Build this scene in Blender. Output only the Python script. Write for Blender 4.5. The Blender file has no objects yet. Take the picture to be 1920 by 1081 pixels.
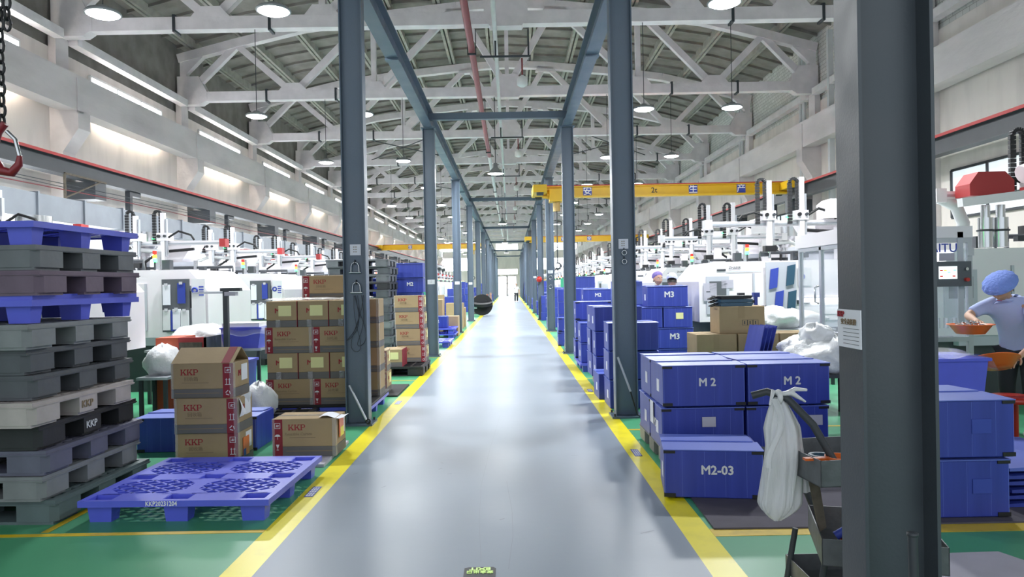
import bpy, math, random
from mathutils import Vector, Matrix
R = math.radians
D = bpy.data
SC = bpy.context.scene
COL = SC.collection
random.seed(7)

# ------------------------------------------------------------------ camera, world, exposure
cam_d = D.cameras.new('camera'); cam = D.objects.new('camera', cam_d); COL.objects.link(cam)
cam_d.sensor_width = 36; cam_d.lens = 36*1350/1920; cam_d.clip_end = 400; cam_d.clip_start = .05
YAW, PITCH, ROLL = R(.0923), R(-.2711), R(-1.0678)
fw = Vector((math.sin(YAW)*math.cos(PITCH), math.cos(YAW)*math.cos(PITCH), math.sin(PITCH)))
r0 = Vector((math.cos(YAW), -math.sin(YAW), 0)); u0 = r0.cross(fw)
rt = r0*math.cos(ROLL)+u0*math.sin(ROLL); up = -r0*math.sin(ROLL)+u0*math.cos(ROLL)
cam.matrix_world = Matrix(((rt.x, up.x, -fw.x, 0), (rt.y, up.y, -fw.y, 0), (rt.z, up.z, -fw.z, 1.5), (0, 0, 0, 1)))
SC.camera = cam
w = D.worlds.new('world'); SC.world = w; w.use_nodes = True
w.node_tree.nodes['Background'].inputs[0].default_value = (.86, .93, 1, 1)
w.node_tree.nodes['Background'].inputs[1].default_value = .75
SC.view_settings.view_transform = 'Standard'; SC.view_settings.look = 'None'
SC.view_settings.gamma = 1; SC.view_settings.exposure = 0.88
LAMP_W = 118.0       # watts of each high bay lamp
WIN = 4.5           # emission of sunlit window glass

# ------------------------------------------------------------------ materials
def lin(h):
    c = [int(h[i:i+2], 16)/255 for i in (0, 2, 4)]
    return tuple((x/12.92 if x <= .04045 else ((x+.055)/1.055)**2.4) for x in c)+(1,)
MATS = {}
def mat(name, col, rough=.5, metal=0, var=0, vscale=4, bump=0, bscale=30, emit=0, alpha=1, stretch=(1, 1, 1), coat=0, trans=0, rvar=0, col2=None, lo=.35, hi=.7):
    m = D.materials.new(name); m.use_nodes = True; nt = m.node_tree; b = nt.nodes['Principled BSDF']
    c = lin(col); b.inputs['Base Color'].default_value = c
    b.inputs['Roughness'].default_value = rough; b.inputs['Metallic'].default_value = metal
    if coat: b.inputs['Coat Weight'].default_value = coat; b.inputs['Coat Roughness'].default_value = .08
    if alpha < 1: b.inputs['Alpha'].default_value = alpha
    if trans: b.inputs['Transmission Weight'].default_value = trans
    if emit: b.inputs['Emission Color'].default_value = c; b.inputs['Emission Strength'].default_value = emit
    if var or bump or rvar or col2:
        tc = nt.nodes.new('ShaderNodeTexCoord'); mp = nt.nodes.new('ShaderNodeMapping'); mp.inputs['Scale'].default_value = stretch
        nt.links.new(tc.outputs['Object'], mp.inputs[0])
        n = nt.nodes.new('ShaderNodeTexNoise'); n.inputs['Scale'].default_value = vscale; n.inputs['Detail'].default_value = 6
        nt.links.new(mp.outputs[0], n.inputs['Vector'])
        if var or col2:
            rp = nt.nodes.new('ShaderNodeValToRGB'); e = rp.color_ramp.elements
            e[0].position = lo; e[1].position = hi
            e[0].color = tuple(x*(1-var) for x in c[:3])+(1,) if not col2 else lin(col2); e[1].color = c
            nt.links.new(n.outputs[0], rp.inputs[0]); nt.links.new(rp.outputs[0], b.inputs['Base Color'])
        if rvar:
            mr = nt.nodes.new('ShaderNodeMapRange'); mr.inputs[1].default_value = .3; mr.inputs[2].default_value = .7
            mr.inputs[3].default_value = rough-rvar; mr.inputs[4].default_value = rough+rvar
            nt.links.new(n.outputs[0], mr.inputs[0]); nt.links.new(mr.outputs[0], b.inputs['Roughness'])
        if bump:
            n2 = nt.nodes.new('ShaderNodeTexNoise'); n2.inputs['Scale'].default_value = bscale; n2.inputs['Detail'].default_value = 4
            nt.links.new(mp.outputs[0], n2.inputs['Vector'])
            bp = nt.nodes.new('ShaderNodeBump'); bp.inputs['Strength'].default_value = bump; bp.inputs['Distance'].default_value = .02
            nt.links.new(n2.outputs[0], bp.inputs['Height']); nt.links.new(bp.outputs[0], b.inputs['Normal'])
    MATS[name] = m
    return m
mat('aisle', '8894a2', .38, var=.06, vscale=.9, rvar=.04, bump=.05, bscale=7)
mat('green', '4fa277', .38, var=.08, vscale=.9, rvar=.04, bump=.05, bscale=7)
mat('yellow', 'f4e41c', .35, var=.12, vscale=5, lo=.3, hi=.5)
mat('yellowline', 'd9b91e', .4, var=.2, vscale=9, lo=.3, hi=.5)
mat('concrete', 'e2dbdb', .85, var=.2, vscale=1.6, bump=.3, bscale=14, stretch=(1, .35, 1), lo=.25, hi=.6)
mat('truss', 'ece6e8', .85, var=.14, vscale=3, bump=.25, bscale=20)
mat('wallpaint', 'ece4de', .9, var=.18, vscale=1.3, stretch=(1, 1.6, .35), bump=.08, bscale=20, lo=.25, hi=.55)
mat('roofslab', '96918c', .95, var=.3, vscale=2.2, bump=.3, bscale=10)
mat('rib', 'b4b1a8', .95, var=.25, vscale=4)
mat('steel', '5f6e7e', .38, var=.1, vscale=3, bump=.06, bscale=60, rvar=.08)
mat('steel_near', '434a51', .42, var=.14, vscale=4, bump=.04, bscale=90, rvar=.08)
mat('darksteel', '3a3f45', .5, var=.15)
mat('redstripe', 'b02a2a', .5)
mat('redpipe', '8a3038', .4, var=.15, vscale=8)
mat('whitepipe', 'd8dadb', .5, var=.08)
mat('black', '17181b', .5)
mat('rubber', '232427', .7, var=.2)
mat('chrome', 'c6c9cc', .25, 1)
mat('alu', 'b9bdc4', .38, .6)
mat('machine', 'e9e5e9', .38, var=.04, vscale=2)
mat('machine_grey', 'b9bdc6', .4)
mat('machine_dark', '3c4247', .5, var=.2)
mat('duct', '8b929b', .45, .35, var=.12, vscale=3, bump=.12, bscale=6)
mat('bluebox', '3746a8', .42, var=.12, vscale=2.5, stretch=(5, 5, .25), bump=.05, bscale=6, col2='2d3c96')
mat('bluelid', '6073cc', .4, var=.1, vscale=3)
mat('bluepallet', '5963da', .4, var=.08, vscale=6)
mat('greenbox', '3fae86', .45)
mat('white', 'eeeeec', .6)
mat('offwhite', 'd7d8da', .6)
mat('paper', 'e6e8f0', .8)
mat('note', 'e6e3a6', .8, var=.05)
mat('carton', 'a8926f', .8, var=.1, vscale=5, bump=.05)
mat('carton2', 'a38d6a', .8, var=.12, vscale=5)
mat('cartonred', '8a2230', .7, var=.1)
mat('cartongrey', '6c6a68', .75, var=.1)
mat('kkpred', '9c2430', .7)
mat('kkpgrey', '8d7a60', .8)
mat('film', 'f2f4f6', .18, alpha=.22, bump=.6, bscale=40)
mat('bag', 'eef0f2', .35, bump=.8, bscale=14, alpha=.86)
mat('bagthin', 'f0f2f4', .35, bump=.8, bscale=30, alpha=.7, stretch=(1, 1, .15))
P_GREYS = {'grey': '6c7075', 'purple': '6b5a6c', 'lightgrey': '83878a', 'darkgrey': '55595f', 'pink': 'b8afac', 'violet': '66677a', 'black': '2b2c30', 'teal': '5f6f72'}
for k, v in P_GREYS.items(): mat('pallet_'+k, v, .55, var=.18, vscale=7, bump=.06, bscale=30)
mat('crane', 'e2b414', .45, var=.08)
mat('orange', 'e8702c', .4, coat=.2)
mat('cabinetred', 'b34e30', .5)
mat('redplastic', 'b5281f', .35, coat=.2)
mat('redcover', 'a83234', .5)
mat('hookred', '7e1c26', .35)
mat('scuff', '7c848c', .5)
mat('cap', '7d97e6', .8, bump=.5, bscale=50)
mat('capwhite', 'c3c8ea', .8, bump=.6, bscale=60)
mat('cappurple', '8f7fc0', .8, bump=.6, bscale=60)
mat('skin', 'c39a82', .55)
mat('shirt', 'b4c0ee', .8, bump=.25, bscale=18, var=.06)
mat('trousers', '24262c', .85)
mat('hair', '15120f', .6)
mat('lampglass', 'ffffff', .5, emit=14)
mat('lampbody', 'a9adb0', .4, .5)
mat('window', 'f4f9ff', .4, emit=WIN)
mat('windowdim', 'c9d2d8', .4, emit=.55, var=.15, vscale=3)
mat('door_light', 'f6faff', .4, emit=WIN*1.1)
mat('glow', 'f2f7ff', .5, emit=6)
mat('addedglow', 'fdf6e4', .5, emit=32)
mat('greenled', '3dff7a', .5, emit=5)
mat('amberled', 'ffb030', .5, emit=2)
mat('redled', 'c03020', .5, emit=.4)
mat('screen', 'dfeef0', .4, emit=.9)
mat('board', '565b60', .6)
mat('blueprint', '2b3f9e', .6)
mat('tape_black', '15161a', .5)
mat('rubmat', '56525e', .8, var=.15, vscale=8)
mat('plate', 'b9b7c4', .5, var=.1)
mat('glass', 'dfe6f2', .1, alpha=.25)
mat('stickerblack', '1f2328', .5)
mat('stickerlime', 'd9f4a0', .6, emit=.15)
mat('signblue', '3548a8', .5)
mat('rust', '6d6558', .7, .3, var=.4, vscale=20)
mat('traygrey', '72767a', .4, .25, var=.35, vscale=10, bump=.1)
mat('tan', 'b89a5e', .5)
mat('lime', 'cfe03a', .5)
mat('darkteal', '2f5268', .4)
mat('brick', 'a9a8a4', .9, bump=.2)
M_ = [MATS[k].node_tree.nodes['Principled BSDF'] for k in ('aisle', 'green')]
for q_ in M_: q_.inputs['Specular IOR Level'].default_value = .4
nt = MATS['brick'].node_tree; bt = nt.nodes.new('ShaderNodeTexBrick'); tc = nt.nodes.new('ShaderNodeTexCoord')
mp = nt.nodes.new('ShaderNodeMapping'); mp.inputs['Rotation'].default_value = (0, R(90), 0); mp.inputs['Scale'].default_value = (1, 1, 1)
sx = nt.nodes.new('ShaderNodeSeparateXYZ'); cx_ = nt.nodes.new('ShaderNodeCombineXYZ')
nt.links.new(tc.outputs['Object'], sx.inputs[0]); nt.links.new(sx.outputs['Y'], cx_.inputs['X']); nt.links.new(sx.outputs['Z'], cx_.inputs['Y'])
nt.links.new(cx_.outputs[0], bt.inputs['Vector']); bt.inputs['Scale'].default_value = 2.2; bt.inputs['Mortar Size'].default_value = .012
bt.inputs['Color1'].default_value = lin('e2e2de'); bt.inputs['Color2'].default_value = lin('d2d2ce'); bt.inputs['Mortar'].default_value = lin('96958f')
nt.links.new(bt.outputs['Color'], nt.nodes['Principled BSDF'].inputs['Base Color'])
M = MATS

# ------------------------------------------------------------------ mesh builder
class MB:
    def __init__(s): s.v = []; s.f = []; s.m = []; s.mats = []; s.sm = []
    def mi(s, m):
        if m not in s.mats: s.mats.append(m)
        return s.mats.index(m)
    def add(s, vs, fs, m, T=None, smooth=False):
        o = len(s.v); s.v += [tuple(T @ Vector(p)) if T else tuple(p) for p in vs]
        k = s.mi(m)
        for f in fs: s.f.append(tuple(i+o for i in f)); s.m.append(k); s.sm.append(smooth)
        return s
    def box(s, x0, x1, y0, y1, z0, z1, m, T=None):
        vs = [(x, y, z) for z in (z0, z1) for x, y in ((x0, y0), (x1, y0), (x1, y1), (x0, y1))]
        return s.add(vs, [(3, 2, 1, 0), (4, 5, 6, 7), (0, 1, 5, 4), (1, 2, 6, 5), (2, 3, 7, 6), (3, 0, 4, 7)], m, T)
    def cbox(s, x0, x1, y0, y1, z0, z1, m, c=.01, T=None):
        # box with every edge chamfered by c
        vs = []; 
        for sz in (0, 1):
            for sx in (0, 1):
                for sy in (0, 1):
                    X = x1 if sx else x0; Y = y1 if sy else y0; Z = z1 if sz else z0
                    dx = -c if sx else c; dy = -c if sy else c; dz = -c if sz else c
                    vs += [(X, Y+dy, Z+dz), (X+dx, Y, Z+dz), (X+dx, Y+dy, Z)]
        def i(sx, sy, sz, a): return (sz*4+sx*2+sy)*3+a
        F = []
        for sx in (0, 1): F.append([i(sx, a, b, 0) for a, b in ((0, 0), (1, 0), (1, 1), (0, 1))])
        for sy in (0, 1): F.append([i(a, sy, b, 1) for a, b in ((0, 0), (1, 0), (1, 1), (0, 1))])
        for sz in (0, 1): F.append([i(a, b, sz, 2) for a, b in ((0, 0), (1, 0), (1, 1), (0, 1))])
        for a in (0, 1):
            for b in (0, 1):
                F.append([i(0, a, b, 1), i(1, a, b, 1), i(1, a, b, 2), i(0, a, b, 2)])
                F.append([i(a, 0, b, 0), i(a, 1, b, 0), i(a, 1, b, 2), i(a, 0, b, 2)])
                F.append([i(a, b, 0, 0), i(a, b, 1, 0), i(a, b, 1, 1), i(a, b, 0, 1)])
                for d in (0, 1): F.append([i(a, b, d, 0), i(a, b, d, 1), i(a, b, d, 2)])
        return s.add(vs, [tuple(f) for f in F], m, T)
    def beam(s, p0, p1, wx, wz, m, upv=(0, 0, 1)):
        # rectangular bar from p0 to p1, wx wide, wz high
        p0, p1 = Vector(p0), Vector(p1); d = (p1-p0); L = d.length; d.normalize(); u = Vector(upv)
        if abs(d.dot(u)) > .99: u = Vector((0, 1, 0))
        sd = d.cross(u).normalized(); u = sd.cross(d)
        vs = [p+sd*a*wx/2+u*b*wz/2 for p in (p0, p1) for a, b in ((-1, -1), (1, -1), (1, 1), (-1, 1))]
        return s.add(vs, [(0, 1, 2, 3), (7, 6, 5, 4), (0, 4, 5, 1), (1, 5, 6, 2), (2, 6, 7, 3), (3, 7, 4, 0)], m)
    def cyl(s, p0, p1, r, m, n=12, r1=None, cap=True):
        p0, p1 = Vector(p0), Vector(p1); d = (p1-p0).normalized(); a = Vector((0, 0, 1)) if abs(d.z) < .9 else Vector((1, 0, 0))
        x = d.cross(a).normalized(); y = d.cross(x); r1 = r if r1 is None else r1
        vs = [p0+(x*math.cos(t)+y*math.sin(t))*r for t in [2*math.pi*i/n for i in range(n)]]+[p1+(x*math.cos(t)+y*math.sin(t))*r1 for t in [2*math.pi*i/n for i in range(n)]]
        s.add(vs, [(i, (i+1) % n, n+(i+1) % n, n+i) for i in range(n)], m, smooth=True)
        if cap: s.add(vs, [tuple(range(n))[::-1], tuple(range(n, 2*n))], m)
        return s
    def tube(s, pts, r, m, n=8, cap=True):
        pts = [Vector(p) for p in pts]; rings = []; px = None
        for i, p in enumerate(pts):
            d = (pts[min(i+1, len(pts)-1)]-pts[max(i-1, 0)]).normalized()
            if px is None:
                a = Vector((0, 0, 1)) if abs(d.z) < .9 else Vector((1, 0, 0)); px = d.cross(a).normalized()
            px = (px-d*px.dot(d)).normalized(); py = d.cross(px)
            rr = r[i] if isinstance(r, (list, tuple)) else r
            rings.append([p+(px*math.cos(2*math.pi*k/n)+py*math.sin(2*math.pi*k/n))*rr for k in range(n)])
        vs = [v for q in rings for v in q]
        s.add(vs, [(i*n+k, i*n+(k+1) % n, (i+1)*n+(k+1) % n, (i+1)*n+k) for i in range(len(pts)-1) for k in range(n)], m, smooth=True)
        if cap: s.add(rings[0], [tuple(range(n))], m); s.add(rings[-1], [tuple(range(n))], m)
        return s
    def ring(s, c, R_, r, m, axis='y', n=20, k=8, sc=(1, 1), a0=0, a1=2*math.pi):
        full = abs(a1-a0-2*math.pi) < 1e-6; pts = []
        for i in range(n+1):
            t = a0+(a1-a0)*i/n; a, b = R_*math.cos(t)*sc[0], R_*math.sin(t)*sc[1]
            pts.append((c[0]+a, c[1], c[2]+b) if axis == 'y' else (c[0], c[1]+a, c[2]+b) if axis == 'x' else (c[0]+a, c[1]+b, c[2]))
        return s.tube(pts, r, m, k, cap=not full)
    def lathe(s, prof, m, c=(0, 0, 0), n=24, T=None):
        vs = [(c[0]+r*math.cos(2*math.pi*i/n), c[1]+r*math.sin(2*math.pi*i/n), c[2]+z) for r, z in prof for i in range(n)]
        return s.add(vs, [(j*n+i, j*n+(i+1) % n, (j+1)*n+(i+1) % n, (j+1)*n+i) for j in range(len(prof)-1) for i in range(n)], m, T, True)
    def prism(s, poly, a0, a1, m, plane='xz', T=None):
        # polygon in a plane, extruded from a0 to a1 on the remaining axis
        f = {'xz': lambda p, a: (p[0], a, p[1]), 'yz': lambda p, a: (a, p[0], p[1]), 'xy': lambda p, a: (p[0], p[1], a)}[plane]
        n = len(poly); vs = [f(p, a0) for p in poly]+[f(p, a1) for p in poly]
        return s.add(vs, [tuple(range(n)), tuple(range(n, 2*n))[::-1]]+[(i, n+i, n+(i+1) % n, (i+1) % n) for i in range(n)], m, T)
    def quad(s, a, b, c, d, m): return s.add([a, b, c, d], [(0, 1, 2, 3)], m)
    def grid(s, fn, nu, nv, m, smooth=True, wrap=False):
        vs = [fn(i/nu, j/nv) for j in range(nv+1) for i in range(nu+1)]
        return s.add(vs, [(j*(nu+1)+i, j*(nu+1)+i+1, (j+1)*(nu+1)+i+1, (j+1)*(nu+1)+i) for j in range(nv) for i in range(nu)], m, smooth=smooth)
    def mesh(s, name):
        me = D.meshes.new(name); me.from_pydata([tuple(v) for v in s.v], [], s.f)
        for x in s.mats: me.materials.append(M[x])
        me.polygons.foreach_set('material_index', s.m); me.polygons.foreach_set('use_smooth', s.sm)
        me.update(); return me
    def build(s, name, parent=None, loc=None, rz=0, fix=True):
        me = s.mesh(name)
        if fix:
            import bmesh
            b = bmesh.new(); b.from_mesh(me); bmesh.ops.recalc_face_normals(b, faces=b.faces); b.to_mesh(me); b.free()
        o = D.objects.new(name, me); COL.objects.link(o)
        if parent: o.parent = parent
        if loc: o.location = loc
        o.rotation_euler.z = rz
        return o
def tag(o, label=None, cat=None, group=None, kind=None):
    if label: o['label'] = label
    if cat: o['category'] = cat
    if group: o['group'] = group
    if kind: o['kind'] = kind
    return o
def thing(name, label, cat, loc=(0, 0, 0), rz=0, group=None):
    o = D.objects.new(name, None); COL.objects.link(o); o.empty_display_size = .1
    o.location = loc; o.rotation_euler = (0, 0, rz)
    return tag(o, label, cat, group)
def kids(o): return [c for c in KID.get(o.name, [])]
KID = {}
def reg(root):
    # remember a finished thing's children so copies need no search
    for o in [root]+list(root.children_recursive): KID[o.name] = list(o.children)
    return root
def copy(o, loc=None, rz=None, label=None, group=None, parent=None, depth=9):
    c = o.copy(); COL.objects.link(c)
    if parent: c.parent = parent
    if loc is not None: c.location = loc
    if rz is not None: c.rotation_euler.z = rz
    if label: c['label'] = label
    if group: c['group'] = group
    if depth > 0:
        for k in kids(o): copy(k, parent=c, depth=depth-1)
    return c
def struct(mb, name):
    return tag(mb.build(name), kind='structure')
ORD = ['first', 'second', 'third', 'fourth', 'fifth', 'sixth', 'seventh', 'eighth', 'ninth', 'tenth', 'eleventh', 'twelfth', 'thirteenth', 'fourteenth', 'fifteenth', 'sixteenth', 'seventeenth', 'eighteenth', 'nineteenth', 'twentieth']
TXT = {}
def embolden(me, b_):
    # thicken letters by joining shifted copies of the same outline
    v = [tuple(x.co) for x in me.vertices]; f = [tuple(p.vertices) for p in me.polygons]; V, F = [], []
    for dx, dy, dz in ((-b_, 0, 0), (b_, 0, .0002), (0, -b_, .0004), (0, b_, .0006)):
        o = len(V); V += [(x+dx, y+dy, z+dz) for x, y, z in v]; F += [tuple(i+o for i in q) for q in f]
    n = D.meshes.new('lettering'); n.from_pydata(V, [], F); n.materials.append(me.materials[0]); return n
def text_mesh(t, size, m, ex=.0015, bold=0):
    k = (t, size, m)
    if k not in TXT:
        c = D.curves.new('t', 'FONT'); c.body = t; c.size = size; c.extrude = ex; c.align_x = 'CENTER'; c.align_y = 'CENTER'; c.resolution_u = 2
        o = D.objects.new('t', c); COL.objects.link(o)
        me = D.meshes.new_from_object(o.evaluated_get(bpy.context.evaluated_depsgraph_get()))
        D.objects.remove(o); D.curves.remove(c); me.materials.clear(); me.materials.append(M[m]); TXT[k] = embolden(me, bold) if bold else me
    return TXT[k]
def text(name, t, size, m, parent, loc, face='-y', bold=0, sx=1, label=None):
    o = D.objects.new(name, text_mesh(t, size, m, bold=bold)); COL.objects.link(o); o.parent = parent; o.location = loc
    o.rotation_euler = {'-y': (R(90), 0, 0), '+x': (R(90), 0, R(90)), '-x': (R(90), 0, R(-90)), 'up': (0, 0, 0), 'upflip': (0, 0, R(180))}[face]
    o.scale.x = sx
    if label: o['label'] = label
    return o
# ------------------------------------------------------------------ the setting
YB = 101.0; XL, XR = -10.0, 9.45
b = MB()
SL0, SL1, SR0, SR1 = -1.56, -1.385, 1.0, 1.175
for x0, x1, m in ((XL-.2, SL0, 'green'), (SL0, SL1, 'yellow'), (SL1, SR0, 'aisle'), (SR0, SR1, 'yellow'), (SR1, XR+.2, 'green')):
    b.quad((x0, -4, 0), (x1, -4, 0), (x1, YB, 0), (x0, YB, 0), m)
fl = struct(b, 'floor')
b = MB()
for y in (4.42, 7.9, 11.55, 15.2, 22.7): b.box(-4.4, SL0, y+.1*(y < 5)-.025, y+.025, .0005, .002, 'yellowline')
for y in (4.33, 7.35, 11.4, 15.2, 22.7): b.box(SR1, 4.4, y-.08*(y < 5)-.025, y+.025, .0005, .002, 'yellowline')
b.box(-2.98, -2.93, 4.52, 7.9, .0005, .002, 'yellowline')
struct(b, 'floor_marking')
# roof: slabs with ribs
RP = [(-10.2, 8.95), (-7.6, 9.62), (-3.8, 10.2), (0, 10.45), (3.8, 10.2), (7.4, 9.62), (9.7, 8.95)]
b = MB()
for (x0, z0), (x1, z1) in zip(RP, RP[1:]):
    b.add([(x0, -4, z0), (x1, -4, z1), (x1, YB, z1), (x0, YB, z0), (x0, -4, z0+.12), (x1, -4, z1+.12), (x1, YB, z1+.12), (x0, YB, z0+.12)],
          [(0, 1, 2, 3), (4, 5, 6, 7), (0, 1, 5, 4), (3, 2, 6, 7)], 'roofslab')
def roof_z(x):
    for (x0, z0), (x1, z1) in zip(RP, RP[1:]):
        if x0 <= x <= x1: return z0+(z1-z0)*(x-x0)/(x1-x0)
    return 9
x = -9.6
while x < 9.6:
    for dx in (-.07, .07): b.beam((x+dx, -4, roof_z(x)-.1), (x+dx, YB, roof_z(x)-.1), .09, .24, 'rib')
    x += 1.5
for y in [4+.95*i for i in range(101)]:
    for (x0, z0), (x1, z1) in zip(RP, RP[1:]): b.beam((x0, y, z0-.03), (x1, y, z1-.03), .07, .1, 'roofslab')
struct(b, 'ceiling')
# side walls
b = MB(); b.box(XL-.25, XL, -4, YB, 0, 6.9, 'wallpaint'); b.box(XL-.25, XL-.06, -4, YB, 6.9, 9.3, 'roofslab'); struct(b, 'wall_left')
b = MB(); b.box(XR, XR+.25, -4, YB, 0, 6.9, 'wallpaint'); b.box(XR+.06, XR+.25, -4, YB, 6.9, 9.3, 'brick'); struct(b, 'wall_right')
b = MB()
b.box(XL, XR, YB, YB+.2, 0, 10.6, 'wallpaint'); struct(b, 'wall_back')
# gable windows and doors
wn = [0]
def window(x0, x1, y0, y1, z0, z1, m, nx=2, nz=1, frame='white'):
    wn[0] += 1; fb = MB(); t = .05
    ax = 'x' if x1-x0 < .2 else 'y'
    if ax == 'y':
        xm, side = None, None
        for i in range(nx+1): xx = x0+(x1-x0)*i/nx; fb.box(xx-t/2, xx+t/2, y0-.03, y1, z0, z1, frame)
        for j in range(nz+1): zz = z0+(z1-z0)*j/nz; fb.box(x0, x1, y0-.03, y1, zz-t/2, zz+t/2, frame)
    else:
        for i in range(nx+1): yy = y0+(y1-y0)*i/nx; fb.box(x0, x1, yy-t/2, yy+t/2, z0, z1, frame)
        for j in range(nz+1): zz = z0+(z1-z0)*j/nz; fb.box(x0, x1, y0, y1, zz-t/2, zz+t/2, frame)
    r = D.objects.new('window_%d' % wn[0], None); COL.objects.link(r); tag(r, kind='structure')
    fb.build('window_frame', r)
    pb = MB(); s = .03
    if ax == 'y': pb.box(x0, x1, y0+.02, y1, z0, z1, m)
    else: pb.box(x0+(.03 if x0 > 0 else 0), x1-(0 if x0 > 0 else .03), y0, y1, z0, z1, m)
    pb.build('window_pane', r)
window(-2.0, 1.1, YB-.06, YB-.001, 6.4, 7.9, 'window', 3)
window(-10.0+.2, -7.9, YB-.06, YB-.001, 6.3, 7.8, 'window', 2)
window(-7.6, -5.2, YB-.06, YB-.001, 6.3, 7.8, 'window', 2)
window(5.4, 7.8, YB-.06, YB-.001, 6.3, 7.8, 'window', 2)
window(8.0, 9.3, YB-.06, YB-.001, 6.3, 7.8, 'window', 1)
window(-9.6, -5.4, YB-.06, YB-.001, 3.6, 5.4, 'window', 4)
window(-2.0, 1.0, YB-.06, YB-.001, 3.0, 3.75, 'door_light', 3)
window(3.6, 8.6, YB-.06, YB-.001, 3.6, 5.2, 'window', 4)
d = D.objects.new('door_1', None); COL.objects.link(d); tag(d, kind='structure')
for i, (x0, x1) in enumerate(((-1.8, -.55), (-.45, .85))):
    fb = MB(); y0, y1 = YB-.1, YB-.03
    for xx in (x0, x1-.08): fb.box(xx, xx+.08, y0, y1, 0, 2.8, 'darksteel')
    for zz in (0, .9, 1.75, 2.72): fb.box(x0, x1, y0, y1, zz, zz+.08, 'darksteel')
    lf = fb.build('door_leaf', d)
    MB().box(x0+.08, x1-.08, y0+.03, y1-.01, .08, 2.72, 'door_light').build('door_pane', lf)
# longitudinal side windows
for k in range(-1, 14):
    yc = 19+6*k
    window(XL+.001, XL+.06, yc-1.75, yc+1.75, 6.15, 6.68, 'window', 3)
    window(XL+.001, XL+.06, yc-2.2, yc+2.2, 1.9, 3.3, 'window', 4, 1)
    window(XR-.06, XR-.001, yc-2.3, yc+2.3, 2.75, 3.75, 'windowdim', 4, 1, 'darksteel')
for k in range(15):  # unseen strip lights added behind the girder to make the wall below glow
    yc = 13+6*k; o = thing('tube_light', 'added strip light on the left wall, unseen behind the high girder, %s from the camera' % ORD[k], 'lamp', (XL+.001, yc, 5.9), 0, 'added strip lights behind the left girder')
    MB().box(0, .06, -1.6, 1.6, 0, .06, 'machine').build('housing', o); MB().box(.03, .09, -1.55, 1.55, -.04, -.001, 'addedglow').build('tube', o)
# wall girders, stringers
for nm, x0, x1, s in (('left', -9.8, -9.4, 1), ('right', 8.9, 9.3, -1)):
    o = thing('concrete_crane_girder', 'long grey white concrete girder high along the %s wall' % nm, 'beam')
    g = MB().box(x0, x1, 2, 100.9, 5.5, 6.28, 'concrete').build('girder', o)
    for k in range(16):
        g = MB(); y = 10+6*k; xs = (x1-.002, x1+.03) if s > 0 else (x0-.03, x0+.002)
        g.box(xs[0], xs[1], y-.25, y-.05, 5.45, 6.2, 'concrete')
        g.build('joint_cover', o)
# wall pilasters with slanted corbels
for s, nm, xw, xg in ((1, 'left', XL, -9.4), (-1, 'right', XR, 8.9)):
    first = None
    for k in range(16):
        y = 10+6*k-.25
        lab = '%s concrete pillar with slanted corbel counted from the camera on the %s wall' % (ORD[k], nm)
        if first is None:
            first = thing('wall_pillar', lab, 'pillar', (xw, y, 0), 0, 'concrete pillars along the %s wall' % nm)
            q = .28*s; e = abs(xg-xw)*s
            pb = MB(); pb.box(min(0, q), max(0, q), 0, .45, 0, 5.5, 'concrete'); pb.box(min(0, q*.6), max(0, q*.6), 0, .45, 5.5, 7.15, 'concrete'); pb.build('shaft', first)
            pb = MB(); pb.prism([(q, 4.6), (e*1.05, 5.1), (e*1.05, 5.495), (q, 5.495)], .0, .45, 'concrete'); pb.build('corbel', first)
            reg(first)
        else: copy(first, (xw, y, 0), 0, lab)
# steel crane rail beams on brackets with a red edge
for nm, x0, s, xw in (('left', -9.3, 1, XL+.28), ('right', 8.5, -1, XR-.28)):
    o = thing('crane_rail_beam', 'dark grey steel crane rail beam with a red top edge along the %s wall' % nm, 'beam')
    x1 = x0+.25
    pb = MB(); xm = (x0+x1)/2
    pb.box(x0, x1, 1, 100.5, 3.93, 3.95, 'darksteel').box(x0, x1, 1, 100.5, 4.26, 4.28, 'darksteel').box(xm-.02, xm+.02, 1, 100.5, 3.95, 4.26, 'darksteel')
    pb.build('beam', o)
    xe = x1 if s > 0 else x0
    pb = MB().box(xe-.012, xe+.012, 1, 100.5, 4.262, 4.32, 'redstripe'); pb.build('rail', o, ).__setitem__('label', 'red painted rail edge')
    for k in range(16):
        y = 10+6*k-.2; pb = MB()
        xa, xb = sorted((xw, x1 if s > 0 else x0)); pb.box(xa, xb, y-.02, y+.4, 3.55, 3.93, 'darksteel'); pb.build('bracket', o)
    o2 = None
    for k in range(15):
        y = 11.4+6*k
        lab = '%s slim dark steel post counted from the camera under the %s crane rail' % (ORD[k], nm)
        if o2 is None:
            o2 = thing('rail_support_post', lab, 'post', (xm, y, 0), 0, 'slim posts under the %s crane rail' % nm)
            MB().box(-.06, .06, -.06, .06, .015, 3.82, 'darksteel').build('post', o2)
            MB().box(-.12, .12, -.12, .12, 0, .015, 'darksteel').build('base_plate', o2)
            MB().box(-.06, .06, -.06, .45, 3.82, 3.928, 'darksteel').build('bracket', o2); reg(o2)
        else: copy(o2, (xm, y, 0), 0, lab)
# eaves tie bars at truss feet
for nm, x in (('left', -9.72), ('right', 9.28)):
    for k in range(16):
        if k > 10: break
        o = MB().box(x-.11, x+.11, 10.2+6*k, 15.7+6*k, 7.05, 7.25, 'truss').build('eaves_tie_beam')
        tag(o, 'white concrete tie beam between trusses at the %s eaves, %s from the camera' % (nm, ORD[k]), 'beam', 'tie beams at the %s eaves' % nm)
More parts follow.
